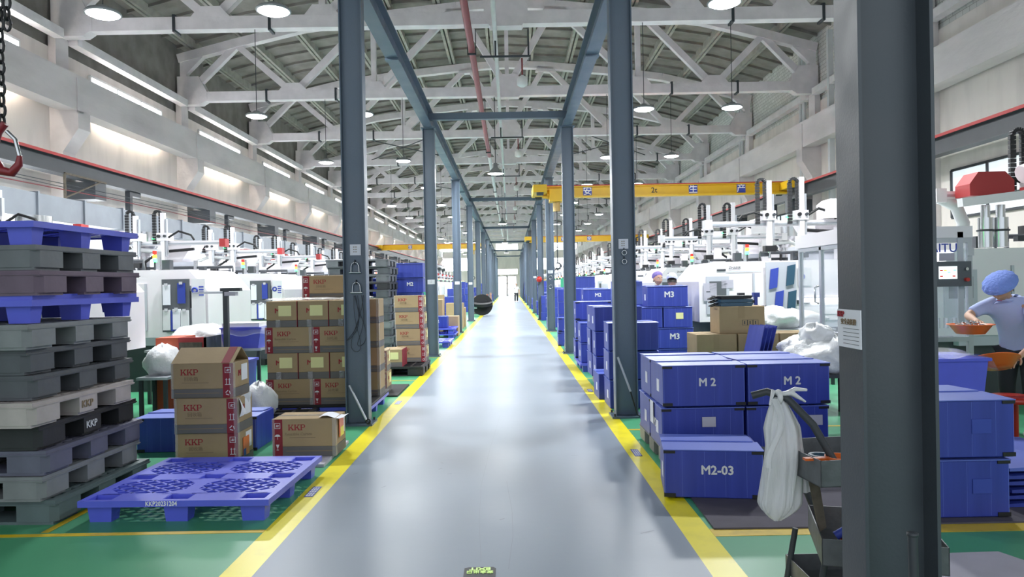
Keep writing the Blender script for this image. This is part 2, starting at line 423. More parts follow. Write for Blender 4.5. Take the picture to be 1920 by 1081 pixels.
# roof trusses
def make_truss(lab):
    t = thing('roof_truss', lab, 'truss', (0, 0, 0), 0, 'white concrete roof trusses')
    zc = 7.4; wy = .2
    def bar(name, p, q, w=.2, h=.2):
        return MB().beam((p[0], 0, p[1]), (q[0], 0, q[1]), w, h, 'truss').build(name, t)
    pb = MB(); pb.box(-9.6, 9.2, -.13, .13, zc-.15, zc+.13, 'truss')
    pb.prism([(-10.0, zc-.25), (-9.3, zc-.25), (-9.1, zc-.12), (-9.1, zc+.12), (-9.35, zc+.6), (-10.0, zc+.6)], -.14, .14, 'truss')
    pb.prism([(9.45, zc-.25), (8.8, zc-.25), (8.6, zc-.12), (8.6, zc+.12), (8.85, zc+.6), (9.45, zc+.6)], -.14, .14, 'truss'); pb.build('bottom_chord', t)
    T = [(-9.98, 8.55), (-8.2, 9.0), (-6.2, 9.45), (-4.05, 9.72), (-1.5, 9.98), (0, 10.05), (1.5, 9.98), (4.0, 9.72), (6.0, 9.45), (7.8, 9.0), (9.44, 8.55)]
    pb = MB()
    for a, c in zip(T, T[1:]): pb.beam((a[0], 0, a[1]), (c[0], 0, c[1]), .26, .26, 'truss')
    pb.build('top_chord', t)
    for p, q in (((-9.5, 7.7), (-8.2, 8.95)), ((-8.2, 8.95), (-6.5, 7.45)), ((-6.5, 7.45), (-4.3, 9.6)), ((-4.05, 7.45), (-1.6, 9.9)), ((-1.4, 9.85), (0, 7.5)),
                 ((9.0, 7.7), (7.8, 8.95)), ((7.8, 8.95), (6.3, 7.45)), ((6.3, 7.45), (4.2, 9.6)), ((4.0, 7.45), (1.6, 9.9)), ((1.4, 9.85), (0, 7.5))):
        bar('diagonal', p, q, .17, .19)
    for x in (-4.05, 4.0): bar('vertical', (x, 7.45), (x, 9.7), .15, .16)
    bar('vertical', (0, 7.45), (0, 10.0), .12, .14)
    for x, z in ((-9.82, 8.5), (9.3, 8.5)):
        s = 1 if x < 0 else -1
        pb = MB(); pb.box(x-.1, x+.1, -.1, .1, 7.7, 8.6, 'truss'); pb.prism([(x+.1*s, 8.1), (x+.1*s, 8.5), (x+.6*s, 8.6), (x+.45*s, 8.45)], -.1, .1, 'truss'); pb.build('end_post', t)
    for x, h, w in ((-6.5, .25, .45), (-4.05, .25, .4), (4.0, .25, .4), (6.3, .25, .45)):
        MB().prism([(x-w, zc+.1), (x+w, zc+.1), (x+w*.5, zc+.1+h), (x-w*.5, zc+.1+h)], -.14, .14, 'truss').build('gusset', t)
    MB().prism([(-.35, zc-.2), (.35, zc-.2), (.48, zc), (.48, zc+.25), (.3, zc+.5), (-.3, zc+.5), (-.48, zc+.25), (-.48, zc)], -.15, .15, 'truss').build('gusset', t)
    MB().prism([(-1.9, 9.7), (-1.1, 9.75), (-1.2, 9.95), (-1.8, 9.9)], -.13, .13, 'truss').build('gusset', t)
    MB().prism([(1.9, 9.7), (1.1, 9.75), (1.2, 9.95), (1.8, 9.9)], -.13, .13, 'truss').build('gusset', t)
    for x in (-7.3, -5.2, 5.0, 7.0):
        MB().box(x-.03, x+.03, -.15, .15, zc-.2, zc+.18, 'darksteel').build('strap', t)
    return reg(t)
t0 = make_truss('white concrete roof truss nearest the camera, its lower chord just above the view')
t0.location.y = 10
for k in range(1, 16):
    lab = 'white concrete roof truss, %s of the row counted from the camera' % ORD[k]
    copy(t0, (0, 10+6*k, 0), 0, lab)
# bracing bars between trusses (dark)
n = 0
for k in range(4):
    for sx in (-1, 1):
        y = 28+12*k; o = MB().cyl((sx*6.5, y, 7.5), (sx*2.5, y+6, 7.5), .02, 'darksteel', 6).cyl((sx*2.5, y, 7.5), (sx*6.5, y+6, 7.5), .02, 'darksteel', 6).build('bracing_rod')
        tag(o, 'crossed thin dark bracing rods between trusses, %s pair down the %s half' % (ORD[k], 'left' if sx < 0 else 'right'), 'rod', 'crossed bracing rods')
# ------------------------------------------------------------------ steel frame along the aisle
def h_shaft(mb, x0, x1, y0, y1, z0, z1, m, ft=.012, wt=.01):
    mb.box(x0, x0+ft, y0, y1, z0, z1, m).box(x1-ft, x1, y0, y1, z0, z1, m)
    ym = (y0+y1)/2; mb.box(x0+ft, x1-ft, ym-wt/2, ym+wt/2, z0, z1, m)
def h_column(lab, group, near=False):
    t = thing('steel_column', lab, 'column', (0, 0, 0), 0, group)
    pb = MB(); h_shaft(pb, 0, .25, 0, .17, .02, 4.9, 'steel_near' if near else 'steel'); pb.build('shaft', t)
    MB().box(-.05, .3, -.07, .24, 0, .02, 'steel').build('base_plate', t)
    for x in (-.02, .27):
        for y in (-.04, .21): MB().cyl((x, y, .02), (x, y, .05), .012, 'darksteel', 8).build('anchor_bolt', t)
    MB().box(-.03, .28, -.04, .21, 4.88, 4.9, 'steel').build('cap_plate', t)
    return reg(t)
ys_l = [7.87+7.55*k for k in range(12)]
ys_r = [8.03+7.45*k for k in range(12)]
cl = h_column('slate blue steel column nearest the camera in the left row', 'steel columns left of the aisle'); cl.location = (-1.83, ys_l[0], 0)
for k in range(1, 12): copy(cl, (-1.83, ys_l[k], 0), 0, 'slate blue steel column, %s from the camera in the left row' % ORD[k])
cr = copy(cl, (1.15, ys_r[0], 0), 0, 'slate steel column with two eye bolts and a white notice, second in the right row', 'steel columns right of the aisle')
for k in range(1, 12): copy(cl, (1.15, ys_r[k], 0), 0, 'slate steel column, %s from the camera in the right row' % ORD[k+1], 'steel columns right of the aisle')
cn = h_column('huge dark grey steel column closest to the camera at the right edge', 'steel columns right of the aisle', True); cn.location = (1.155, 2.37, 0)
# longitudinal beams
for nm, x in (('left', -1.83), ('right', 1.15)):
    o = thing('aisle_crane_beam', 'long slate steel I-beam running over the %s row of columns' % nm, 'beam')
    pb = MB(); xm = x+.125
    pb.box(x+.03, x+.22, -1, 92, 4.902, 4.92, 'steel').box(x+.03, x+.22, -1, 92, 5.23, 5.25, 'steel').box(xm-.01, xm+.01, -1, 92, 4.92, 5.23, 'steel')
    pb.build('beam', o)
    for y in (10.7, 26): MB().box(xm-.1, xm+.1, y, y+.12, 4.87, 4.9, 'steel').build('splice_plate', o)
for k in range(6):
    y = 15.4+14.95*k
    pb = MB().box(-1.72, 1.29, y, y+.12, 5.06, 5.2, 'steel')
    tag(pb.build('cross_bar'), 'steel cross bar spanning the aisle overhead, %s from the camera' % ORD[k], 'bar', 'cross bars over the aisle')
# signs and fittings on the columns
def notice(x, y, z, wd, hg, label, face='-y'):
    t = thing('notice_plate', label, 'sign', (x, y, z))
    MB().box(-wd/2, wd/2, -.003, 0, -hg/2, hg/2, 'paper').build('plate', t)
    pb = MB()
    for j in range(3): 
        for i in range(2): pb.box(-wd*.2+i*wd*.2, -wd*.2+i*wd*.2+wd*.12, -.0045, -.003, hg*(.22-.22*j), hg*(.3-.22*j), 'kkpgrey')
    pb.build('print', t)
    return t
yw = .08  # web plane
notice(-1.705, ys_l[0]+yw-.008, 1.92, .12, .12, 'square white notice on the first left column')
notice(1.275, ys_r[0]+yw-.008, 1.94, .11, .11, 'square white notice on the second right column above two eye bolts')
for k, (X, yy, z) in enumerate(((-1.71, ys_l[1], 1.6), (-1.71, ys_l[2], 1.6), (-1.71, ys_l[3], 1.6), (1.275, ys_r[2], 1.9), (1.275, ys_r[4], 1.9))):
    notice(X, yy+yw-.008, z, .16, .1, 'small white notice on the %s %s column' % (ORD[[1, 2, 3, 3, 5][k]], 'left' if X < 0 else 'right'))
# near column sign, on the aisle side flange
t = thing('notice_plate', 'white printed plate with a red heading on the huge near column', 'sign', (1.155, 2.455, 1.33))
MB().box(-.004, -.0005, -.083, .083, -.065, .065, 'paper').build('plate', t)
text('red_heading', 'KKP', .026, 'kkpred', t, (-.006, .055, .048), '-x', .001)
text('title', '安全责任牌', .022, 'kkpgrey', t, (-.006, 0, .022), '-x')
pb = MB()
for i in range(5): pb.box(-.0055, -.004, -.07, .04, -.0-.013*i, .0012-.013*i, 'darksteel')
pb.build('ruled_line', t)
def eyebolt(x, y, z, label, r=.026):
    t = thing('eye_bolt', label, 'eye bolt', (x, y, z))
    MB().ring((0, -.02, 0), r, .007, 'chrome').build('ring', t)
    MB().cyl((0, -.012, r), (0, 0, r+.03), .006, 'darksteel', 8).build('shank', t)
    return t
for k, z in enumerate((1.86, 1.76)): eyebolt(1.28, ys_r[0]+yw-.01, z-.02, '%s steel eye bolt on the second right column' % ('upper' if k == 0 else 'lower'))
for k, z in enumerate((1.72, 1.42)): eyebolt(1.275, ys_r[2]+yw-.01, z, '%s small eye bolt on the fourth right column' % ('upper' if k == 0 else 'lower'), .06)
def shackle(x, y, z, label, s=1.0):
    t = thing('bow_shackle', label, 'shackle', (x, y, z))
    MB().tube([(-.045*s, -.03, -.07*s), (-.042*s, -.03, 0), (-.03*s, -.03, .03*s), (0, -.03, .045*s), (.03*s, -.03, .03*s), (.042*s, -.03, 0), (.045*s, -.03, -.07*s)], .008*s, 'chrome', 8).build('bow', t)
    MB().cyl((-.065*s, -.03, -.07*s), (.065*s, -.03, -.07*s), .009*s, 'chrome').build('pin', t)
    MB().ring((0, -.02, .045*s), .022*s, .005*s, 'darksteel', 'x').build('ring', t)
    return t
shackle(-1.71, ys_l[0]+yw, 1.74, 'upper steel shackle hanging on the first left column'); shackle(-1.7, ys_l[0]+yw, 1.52, 'lower steel shackle hanging on the first left column')
rd = random.Random(3)
for j in range(3):
    pts = []; x0 = -1.71+.02*j
    for i in range(22):
        a = i/21; pts.append((x0+.055*math.sin(a*9+j)+.05*math.sin(a*3.14)*(1 if j % 2 else -1), ys_l[0]+yw-.025-.006*j, 1.42-.62*math.sin(a*3.14)**.8*(.8+.2*j/2)))
    tag(MB().tube(pts, .003, 'darksteel', 5).build('steel_wire'), ['shortest', 'middle', 'longest'][j]+' tangled thin wire loop hanging on the first left column', 'wire', 'wires on the first left column')
t = thing('grease_bar', 'grey steel bar leaning against the foot of the first left column', 'bar', (-1.78, ys_l[0]-.03, .022))
MB().cyl((.0, 0, .42), (.19, -.06, .05), .014, 'alu').build('rod', t); MB().ring((.21, -.06, .035), .022, .008, 'black').build('eye', t)
t = thing('grease_bar', 'grey steel bar leaning against the foot of the second right column', 'bar', (1.17, ys_r[0]-.03, .022))
MB().cyl((.0, -.03, .66), (.13, -.06, .28), .012, 'alu').build('rod', t); MB().tube([(.13, -.06, .28), (.2, -.08, .02), (.26, -.1, .0)], .008, 'black').build('cable_end', t)
t = thing('steel_tube', 'dark steel tube standing in front of the huge near column', 'tube', (1.16, 2.08, 0))
MB().cyl((0, 0, 0), (-.01, 0, .755), .013, 'darksteel', 16).build('tube', t); MB().lathe([(.012, .752), (.016, .754), (.016, .762), (.006, .764), (0, .764)], 'darksteel', (-.01, 0, 0)).build('collar', t)
# ------------------------------------------------------------------ overhead pipes
tag(MB().cyl((-.78, -1, 6.8), (-.78, 29.5, 6.8), .075, 'redpipe', 14).cyl((-.78, 29.5, 6.8), (-.78, 78, 6.8), .07, 'whitepipe', 14).build('pipe'), 'long dark red sprinkler pipe under the roof left of centre', 'pipe')
for k in range(8):
    y = 10.2+6*k; o = MB().box(-.88, -.86, y-.02, y+.02, 6.68, 7.25, 'darksteel').box(-.7, -.68, y-.02, y+.02, 6.68, 7.25, 'darksteel').box(-.88, -.68, y-.02, y+.02, 6.68, 6.72, 'darksteel').build('pipe_hanger')
    tag(o, 'dark hanger carrying the red pipe, %s from the camera' % ORD[k], 'hanger', 'pipe hangers')
tag(MB().cyl((-.25, -1, 7.1), (-.25, 90, 7.1), .05, 'whitepipe', 12).build('pipe'), 'long thin white pipe under the roof at the centre line', 'pipe')
for k in range(6):
    y = 16.4+9*k; t = thing('sprinkler_branch', 'dark sprinkler branch beside the white centre pipe, %s from the camera' % ORD[k], 'pipe', (0, y, 6.7), 0, 'sprinkler branches')
    MB().cyl((-.6, 0, 0), (.55, 0, 0), .025, 'darksteel').cyl((-.25, 0, 0), (-.25, 0, .37), .02, 'darksteel').cyl((.5, 0, 0), (.5, 0, .6), .02, 'darksteel').build('branch', t)
    MB().cyl((.35, 0, -.05), (.35, 0, -.45), .018, 'redpipe').build('drop', t); MB().lathe([(0, -.42), (.06, -.46), (.12, -.5), (.12, -.66), (.05, -.7), (0, -.7)], 'white', (.35, 0, 0)).build('detector', t)
# ------------------------------------------------------------------ high bay lamps
def make_lamp():
    t = thing('high_bay_lamp', 'x', 'lamp', (0, 0, 0), 0, 'round high bay lamps')
    MB().lathe([(0, .1), (.06, .1), (.09, .06), (.21, .03), (.235, .0), (.235, -.02), (.21, -.02)], 'lampbody').build('housing', t)
    MB().lathe([(.212, -.02), (.16, -.045), (0, -.055)], 'lampglass').build('diffuser', t)
    MB().cyl((0, 0, .1), (0, 0, 2.0), .008, 'darksteel', 6).build('suspension_rod', t)
    return reg(t)
lp = make_lamp()
ld = D.lights.new('lamp_light', 'AREA'); ld.shape = 'DISK'; ld.size = .42; ld.energy = LAMP_W; ld.color = (.95, .98, 1)
lamp_rows = [(-5.55, 'leftmost'), (-3.2, 'second from the left'), (3.02, 'third from the left'), (4.97, 'rightmost')]
for k in range(14):
    for x, nm in lamp_rows:
        lab = 'glowing round lamp, %s, in the %s row from the camera' % (nm, ORD[k])
        y = 9.95+6*k
        if k == 0 and x == -5.55: c = lp; c.location = (x, y, 5.35); c['label'] = lab
        else: c = copy(lp, (x, y, 5.35), 0, lab)
        lo = D.objects.new('lamp_light', ld); COL.objects.link(lo); lo.parent = c; lo.location = (0, 0, -.07)
for k, y in enumerate((22, 40, 58, 76)):
    t = thing('bell_lamp', 'bell shaped lamp hanging over the aisle, %s from the camera' % ORD[k], 'lamp', (-.4, y, 4.9), 0, 'bell lamps over the aisle')
    MB().lathe([(0, .34), (.06, .33), (.07, .2), (.12, .15), (.23, .03), (.25, 0)], 'lampbody').build('shade', t)
    MB().lathe([(.24, .005), (.1, -.01), (0, -.012)], 'lampglass').build('diffuser', t); MB().cyl((0, 0, .33), (0, 0, 2.5), .012, 'darksteel', 6).build('suspension_rod', t)
    lo = D.objects.new('lamp_light', ld); COL.objects.link(lo); lo.parent = t; lo.location = (0, 0, -.03)
# ------------------------------------------------------------------ bridge cranes
def crane(x0, x1, y, z0, z1, lab, chars, hook=None):
    t = thing('bridge_crane', lab, 'crane', (0, y, 0))
    pb = MB(); pb.box(x0, x1, 0, .02, z0+.03, z1, 'crane').prism([(x0, z0), (x1, z0), (x1, z0+.05), (x0, z0+.05)], -.1, .12, 'crane'); pb.box(x0, x1, -.09, .11, z1-.03, z1, 'crane'); pb.build('girder', t)
    MB().box(x0+.1, x1-.1, -.1, .1, z1, z1+.03, 'redstripe').build('top_rail', t)
    for xx in (x0-.3, x1-.25):
        pb = MB(); pb.box(xx, xx+.4, -.7, .7, z0+.1, z1-.02, 'crane'); pb.cyl((xx+.1, -.6, z0+.1), (xx+.3, -.6, z0+.1), .09, 'darksteel').cyl((xx+.1, .6, z0+.1), (xx+.3, .6, z0+.1), .09, 'darksteel'); pb.build('end_carriage', t)
    for X, ch, bg in chars:
        p = MB().box(X-.13, X+.13, -.008, 0, (z0+z1)/2-.13, (z0+z1)/2+.15, bg).build('sign_plate', t)
        p.location.y = -.004
        text('lettering', ch, .27 if bg == 'signblue' else .22, 'white' if bg == 'signblue' else 'black', t, (X, -.016, (z0+z1)/2+.01), '-y', .003)
    if hook:
        X = hook; h = MB().box(X-.22, X+.22, -.25, .25, z0-.12, z0+.25, 'crane').cyl((X-.3, 0, z0+.1), (X+.3, 0, z0+.1), .13, 'crane').build('hoist', t)
        MB().cyl((X, 0, z0-.1), (X, 0, z0-.4), .11, 'tan').build('hook_block', t)
        MB().cyl((X, 0, z0-.4), (X, 0, 2.15), .018, 'darksteel', 6).build('hoist_chain', t)
        MB().ring((X, 0, 2.05), .09, .025, 'darksteel', a0=-2.4, a1=2.0).build('hook', t)
    return t
crane(1.0, 8.35, 21.6, 4.08, 4.42, 'yellow bridge crane with blue character signs across the right half', ((2.35, '安', 'signblue'), (4.35, '2t', 'crane'), (5.52, '生', 'signblue'), (6.96, '产', 'signblue')), 1.42)
crane(1.2, 8.3, 44.5, 4.1, 4.45, 'more distant yellow bridge crane across the right half', ((4.9, '全', 'signblue'), (3.3, '安', 'signblue')), 1.6)
crane(-9.0, -1.9, 50.5, 4.1, 4.45, 'distant yellow bridge crane across the left half', ((-3.9, '安', 'signblue'), (-7, '生', 'signblue')), -2.6)
# ------------------------------------------------------------------ duct and cables on the left wall
t = thing('air_duct', 'grey sheet metal air duct with flanged joints along the left wall', 'duct')
MB().box(-9.06, -8.68, 6, 92, 2.9, 3.36, 'duct').build('duct_body', t)
for k in range(60):
    y = 6+1.45*k; MB().box(-9.09, -8.65, y, y+.05, 2.87, 3.39, 'duct').build('flange', t)
for k, y in enumerate((13.2, 20.3, 27.5, 34.5)):
    o = MB().tube([(-7.9, y-.9, 2.65), (-7.9, y, 2.65), (-7.9, y+.1, 2.6), (-7.9, y+.12, 2.1)], .11, 'white', 12).build('exhaust_pipe')
    tag(o, 'white bent pipe above the left machines, %s from the camera' % ORD[k], 'pipe', 'white bent pipes on the left')
for j, z in enumerate((3.68, 3.74, 3.6)):
    pts = [(-9.05, 4+3*i, z+.03*math.sin(i*1.3+j)) for i in range(24)]
    tag(MB().tube(pts, .008 if j < 2 else .012, 'darksteel' if j < 2 else 'redpipe', 5).build('wall_cable'), ['upper thin dark cable', 'topmost thin dark cable', 'brown conduit'][j]+' along the left wall above the duct', 'cable')
t = thing('wall_bracket', 'rusty triangular bracket under the left crane rail near the camera', 'bracket', (-9.05, 14.7, 3.0))
pb = MB().beam((0, 0, .95), (0, 1.5, .95), .04, .04, 'rust').beam((0, 0, .95), (0, 0, .4), .04, .04, 'rust').beam((0, 0, .45), (0, 1.3, .95), .03, .03, 'rust'); pb.build('frame', t)
o = MB().box(9.15, 9.3, 20.5, 20.62, .2, 8.6, 'whitepipe').build('drain_pipe'); tag(o, 'grey drain pipe on the right wall past the crane', 'pipe')
for k in range(5):
    y = 16.6+6*k
    for j in range(2):
        o = MB().cyl((9.3, y+.25*j, .2), (9.3, y+.25*j, 8.8), .06, 'whitepipe').build('drain_pipe'); tag(o, '%s grey drain pipe beside the %s right wall pillar' % (('nearer', 'farther')[j], ORD[k+1]), 'pipe', 'pairs of drain pipes on the right wall')
# chain and hook top left
t = thing('lifting_chain', 'black lifting chain with a red safety hook at the left edge', 'chain', (-2.44, 3.5, 2.17))
for i in range(28):
    z = .17+.052*i
    for dx in ((0,) if i < 9 else (0, .035)):
        MB().ring((dx-.012, 0, z), .02, .0065, 'black', 'y' if i % 2 else 'x', 12, 6, (.85, 1.6)).build('chain_link', t)
MB().tube([(.0, 0, .16), (-.035, 0, .12), (-.055, 0, .05), (-.05, 0, -.02), (-.02, 0, -.07), (.03, 0, -.08), (.065, 0, -.04), (.07, 0, .0)], [.02, .022, .02, .022, .024, .022, .018, .012], 'hookred', 10).build('hook', t).__setitem__('label', 'dark red hook')
MB().tube([(.01, 0, .12), (.05, 0, .08), (.068, 0, .0)], .01, 'chrome').build('safety_latch', t)
# ------------------------------------------------------------------ floor stickers
t = thing('exit_floor_sticker', 'black floor sticker with lime EXIT lettering in the aisle', 'sticker', (-.19, 3.765, .001))
MB().prism([(-.083, -.13), (.083, -.13), (.083, .045), (.068, .062), (-.06, .062), (-.083, .052)], 0, .002, 'stickerblack', 'xy').build('sheet', t)
text('exit_lettering', 'EXIT', .045, 'stickerlime', t, (0, .035, .0035), 'upflip', .0012, 1.25)
text('chinese_lettering', '安全出口', .036, 'stickerlime', t, (0, -.005, .0035), 'upflip', .0005)
for k, (x, y) in enumerate(((-1.49, 5.32), (1.08, 6.35), (-1.49, 9.35), (1.085, 10.1))):
    t = thing('line_label', 'small dark blue label on the yellow stripe, %s' % ['nearest on the left', 'nearest on the right', 'farther on the left', 'farther on the right'][k], 'label', (x, y, .001), .0)
    MB().box(-.032, .032, -.13, .13, 0, .002, 'signblue').build('sheet', t)
    pb = MB()
    for j in range(3):
        for i in range(5): pb.box(-.024+.018*j, -.012+.018*j, -.11+.045*i, -.08+.045*i, .002, .003, 'offwhite')
    pb.build('print', t)
# floor scuffs
b = MB()
def scuff(pts, w_):
    for p, q in zip(pts, pts[1:]):
        dx, dy = q[0]-p[0], q[1]-p[1]; L = math.hypot(dx, dy); nx_, ny_ = -dy/L*w_/2, dx/L*w_/2
        b.add([(p[0]+nx_, p[1]+ny_, .0008), (p[0]-nx_, p[1]-ny_, .0008), (q[0]-nx_, q[1]-ny_, .0008), (q[0]+nx_, q[1]+ny_, .0008)], [(0, 1, 2, 3)], 'scuff')
scuff([(-.19, 3.9), (-.23, 4.6), (-.25, 5.4), (-.22, 6.6), (-.15, 8.3)], .0012)
scuff([(-.04, 3.8), (-.015, 4.3), (-.02, 4.8), (-.06, 5.5)], .002)
for x, y, l, a in ((-.62, 5.9, .05, 1), (-.54, 5.75, .04, .2), (-.6, 6.1, .03, 2.5), (-.1, 9.6, .06, .3), (.5, 6.3, .06, 0), (.75, 4.3, .1, .5), (-1.0, 5.4, .05, .9), (-1.3, 5.8, .05, .9), (-.1, 4.6, .04, .7)):
    scuff([(x, y), (x+l*math.cos(a), y+l*math.sin(a))], .01)
tag(b.build('floor_scuffs'), kind='structure')
# ------------------------------------------------------------------ pallets
def lattice(mb, x0, x1, y0, y1, z0, z1, m, step, ang, wbar):
    # diagonal bars in two directions, clipped to an ellipse-like rounded rectangle
    cx, cy = (x0+x1)/2, (y0+y1)/2
    for sg in (1, -1):
        dx, dy = math.cos(ang*sg), math.sin(ang*sg); nx, ny = -dy, dx; L = (x1-x0)+(y1-y0); n = int(L/step)
        for i in range(-n, n+1):
            px, py = cx+nx*step*i, cy+ny*step*i; t0, t1 = -9, 9
            for p, d, lo, hi in ((px, dx, x0, x1), (py, dy, y0, y1)):
                a, b_ = (lo-p)/d, (hi-p)/d
                if a > b_: a, b_ = b_, a
                t0, t1 = max(t0, a), min(t1, b_)
            if t1-t0 > .03: mb.beam((px+dx*t0, py+dy*t0, (z0+z1)/2), (px+dx*t1, py+dy*t1, (z0+z1)/2), wbar, z1-z0, m)
def nest_pallet(lab, group, W=1.24, Dp=1.18, H=.15, m='bluepallet', code=None):
    t = thing('plastic_pallet', lab, 'pallet', (0, 0, 0), 0, group)
    zt, zb = H, H-.028
    cw, cd = .17, .12; ex = .03
    xs = [ex, (W-cw)/2, W-ex-cw]; ys = [ex, (Dp-cd)/2, Dp-ex-cd]
    pb = MB()
    xe = [0, ex, ex+cw, (W-cw)/2, (W+cw)/2, W-ex-cw, W-ex, W]; ye = [0, ex, ex+cd, (Dp-cd)/2, (Dp+cd)/2, Dp-ex-cd, Dp-ex, Dp]
    for j in (0, 1, 3, 5, 6):
        for i in range(7):
            if i in (1, 3, 5) and j in (1, 3, 5): continue
            pb.box(xe[i], xe[i+1], ye[j], ye[j+1], zb, zt, m)
    xa = [0, ex+.03, W/2-.045, W/2+.045, W-ex-.03, W]
    for j in (2, 4):
        y0, y1 = ye[j], ye[j+1]
        for i in (0, 2, 4): pb.box(xa[i], xa[i+1], y0, y1, zb, zt, m)
        for i in (1, 3):
            x0, x1 = xa[i], xa[i+1]
            pb.box(x0, x1, y0, y0+.02, zb, zt, m).box(x0, x1, y1-.02, y1, zb, zt, m)
            lattice(pb, x0, x1, y0+.02, y1-.02, zb, zt-.001, m, .082, R(35), .016)
            for sx_, sy_ in ((0, 0), (1, 0), (0, 1), (1, 1)):
                X = x0 if not sx_ else x1; Y = y0 if not sy_ else y1; s1 = 1 if not sx_ else -1; s2 = 1 if not sy_ else -1
                pb.prism([(X, Y), (X+s1*.13, Y), (X, Y+s2*.12)], zb, zt, m, 'xy')
    # raised rim
    pb.box(-.006, W+.006, -.006, .0, zb-.012, zt, m).box(-.006, W+.006, Dp, Dp+.006, zb-.012, zt, m).box(-.006, 0, 0, Dp, zb-.012, zt, m).box(W, W+.006, 0, Dp, zb-.012, zt, m)
    pb.build('deck', t)
    for x in xs:
        for y in ys:
            a = .014; g = MB(); th = .006
            top = [(x, y), (x+cw, y), (x+cw, y+cd), (x, y+cd)]; bot = [(x+a, y+a), (x+cw-a, y+a), (x+cw-a, y+cd-a), (x+a, y+cd-a)]
            vs = [(p[0], p[1], zt-.002) for p in top]+[(p[0], p[1], 0) for p in bot]
            it = [(x+th, y+th), (x+cw-th, y+th), (x+cw-th, y+cd-th), (x+th, y+cd-th)]; ib = [(x+a+th, y+a+th), (x+cw-a-th, y+a+th), (x+cw-a-th, y+cd-a-th), (x+a+th, y+cd-a-th)]
            vs += [(p[0], p[1], zt-.002) for p in it]+[(p[0], p[1], .01) for p in ib]
            fs = []
            for k in range(4):
                n_ = (k+1) % 4; fs += [(k, n_, 4+n_, 4+k), (8+k, 12+k, 12+n_, 8+n_), (k, 8+k, 8+n_, n_)]
            fs += [(4, 5, 6, 7), (12, 15, 14, 13)]
            g.add(vs, fs, m); g.build('foot', t, fix=False)
    if code: text('lettering', code, .042, 'white', t, (W*.44, -.0075, zt-.02), '-y', .0006, .85)
    return t
def box_pallet(lab, group, m='pallet_grey', W=1.3, Dp=1.13, H=.16, detail=True):
    t = thing('plastic_pallet', lab, 'pallet', (0, 0, 0), 0, group)
    zt, zd = H, H-.036; c = .05
    pb = MB()
    pb.box(0, W, 0, .05, zd, zt, m).box(0, W, Dp-.05, Dp, zd, zt, m).box(0, .05, .05, Dp-.05, zd, zt, m).box(W-.05, W, .05, Dp-.05, zd, zt, m)
    n = 13 if detail else 6
    for i in range(1, n): x = W*i/n; pb.box(x-.012, x+.012, .05, Dp-.05, zd+.006, zt-.002, m)
    n = 11 if detail else 5
    for i in range(1, n): y = Dp*i/n; pb.box(.05, W-.05, y-.012, y+.012, zd+.008, zt-.0025, m)
    pb.box(-.006, W+.006, -.006, Dp+.006, zt-.03, zt-.022, m)
    pb.build('deck', t)
    bw = (.26, .22, .26); bx = (0, W/2-.11, W-.26); bd = (.26, .2, .24); by = (0, Dp/2-.1, Dp-.24)
    for i in range(3):
        for j in range(3):
            if i == 1 and j == 1 and not detail: continue
            g = MB(); x0, x1, y0, y1 = bx[i], bx[i]+bw[i], by[j], by[j]+bd[j]; k = .04
            poly = [(x0+(k if (i == 0 and j == 0) else 0), y0), (x1-(k if (i == 2 and j == 0) else 0), y0)]
            if i == 2 and j == 0: poly += [(x1, y0+k)]
            poly += [(x1, y1-(k if (i == 2 and j == 2) else 0))]
            if i == 2 and j == 2: poly += [(x1-k, y1)]
            poly += [(x0, y1)]
            if i == 0 and j == 0: poly += [(x0, y0+k)]
            g.prism(poly, .018, zd, m, 'xy'); g.build('block', t)
    for j in range(3):
        g = MB().box(.02, W-.02, by[j]+.008, by[j]+bd[j]-.008, 0, .018, m); g.build('runner', t)
    return t
pal_blue = reg(nest_pallet('bright blue nine-footed plastic pallet lying empty on the green floor at the aisle', None, code='KKP20231204'))
pal_blue.location = (-2.83, 4.67, 0); pal_blue.rotation_euler.z = R(-1.5)
# tall stack at the left
order = [('teal', 'dark teal grey'), ('lightgrey', 'light grey'), ('violet', 'violet grey'), ('black', 'blackish'), ('pink', 'pale pinkish grey'), ('darkgrey', 'dark grey'), ('darkgrey', 'cracked dark grey'), ('lightgrey', 'light grey')]
PG = 'tall pallet stack at the left edge'
z = 0; n = 0; rd = random.Random(5)
offs = [(.05, .02), (.0, -.02), (.02, 0), (-.02, 0), (.02, -.1), (-.02, -.02), (-.05, 0), (.0, -.06)]
boxp = {}
def bp(m, lab, group, loc, rz=0, det=True):
    k = (m, det)
    if k not in boxp:
        boxp[k] = reg(box_pallet(lab, group, 'pallet_'+m, detail=det)); o = boxp[k]; o.location = loc; o.rotation_euler.z = rz; return o
    return copy(boxp[k], loc, rz, lab, group)
X0, Y0 = -4.33, 4.7
for i, (m, nm) in enumerate(order):
    o = bp(m, '%s plastic pallet, %s up in the tall stack at the left edge' % (nm, ORD[i]), PG, (X0+offs[i][0], Y0-.01*i+offs[i][1], z), R(-2.5+rd.uniform(-.7, .7)))
    if i in (3, 4): text('lettering', 'KKP', .07, 'offwhite' if i == 3 else 'kkpgrey', o, (1.303, .55, .07), '+x', .001)
    z += .164
zb_ = z
b1 = copy(pal_blue, (X0+.06, Y0-.08, z), R(-3), 'bright blue pallet, lower of the nested pair in the middle of the left stack', PG)
b2 = copy(pal_blue, (X0+.05, Y0-.08, z+.035), R(-2), 'bright blue pallet, upper of the nested pair in the middle of the left stack', PG)
z += .178
for m, nm in (('purple', 'dusty purple'), ('grey', 'dark grey')):
    bp(m, '%s plastic pallet near the top of the tall stack at the left edge' % nm, PG, (X0+.06-(.02 if m == 'grey' else 0), Y0-.1, z), R(-2.4)); z += .162
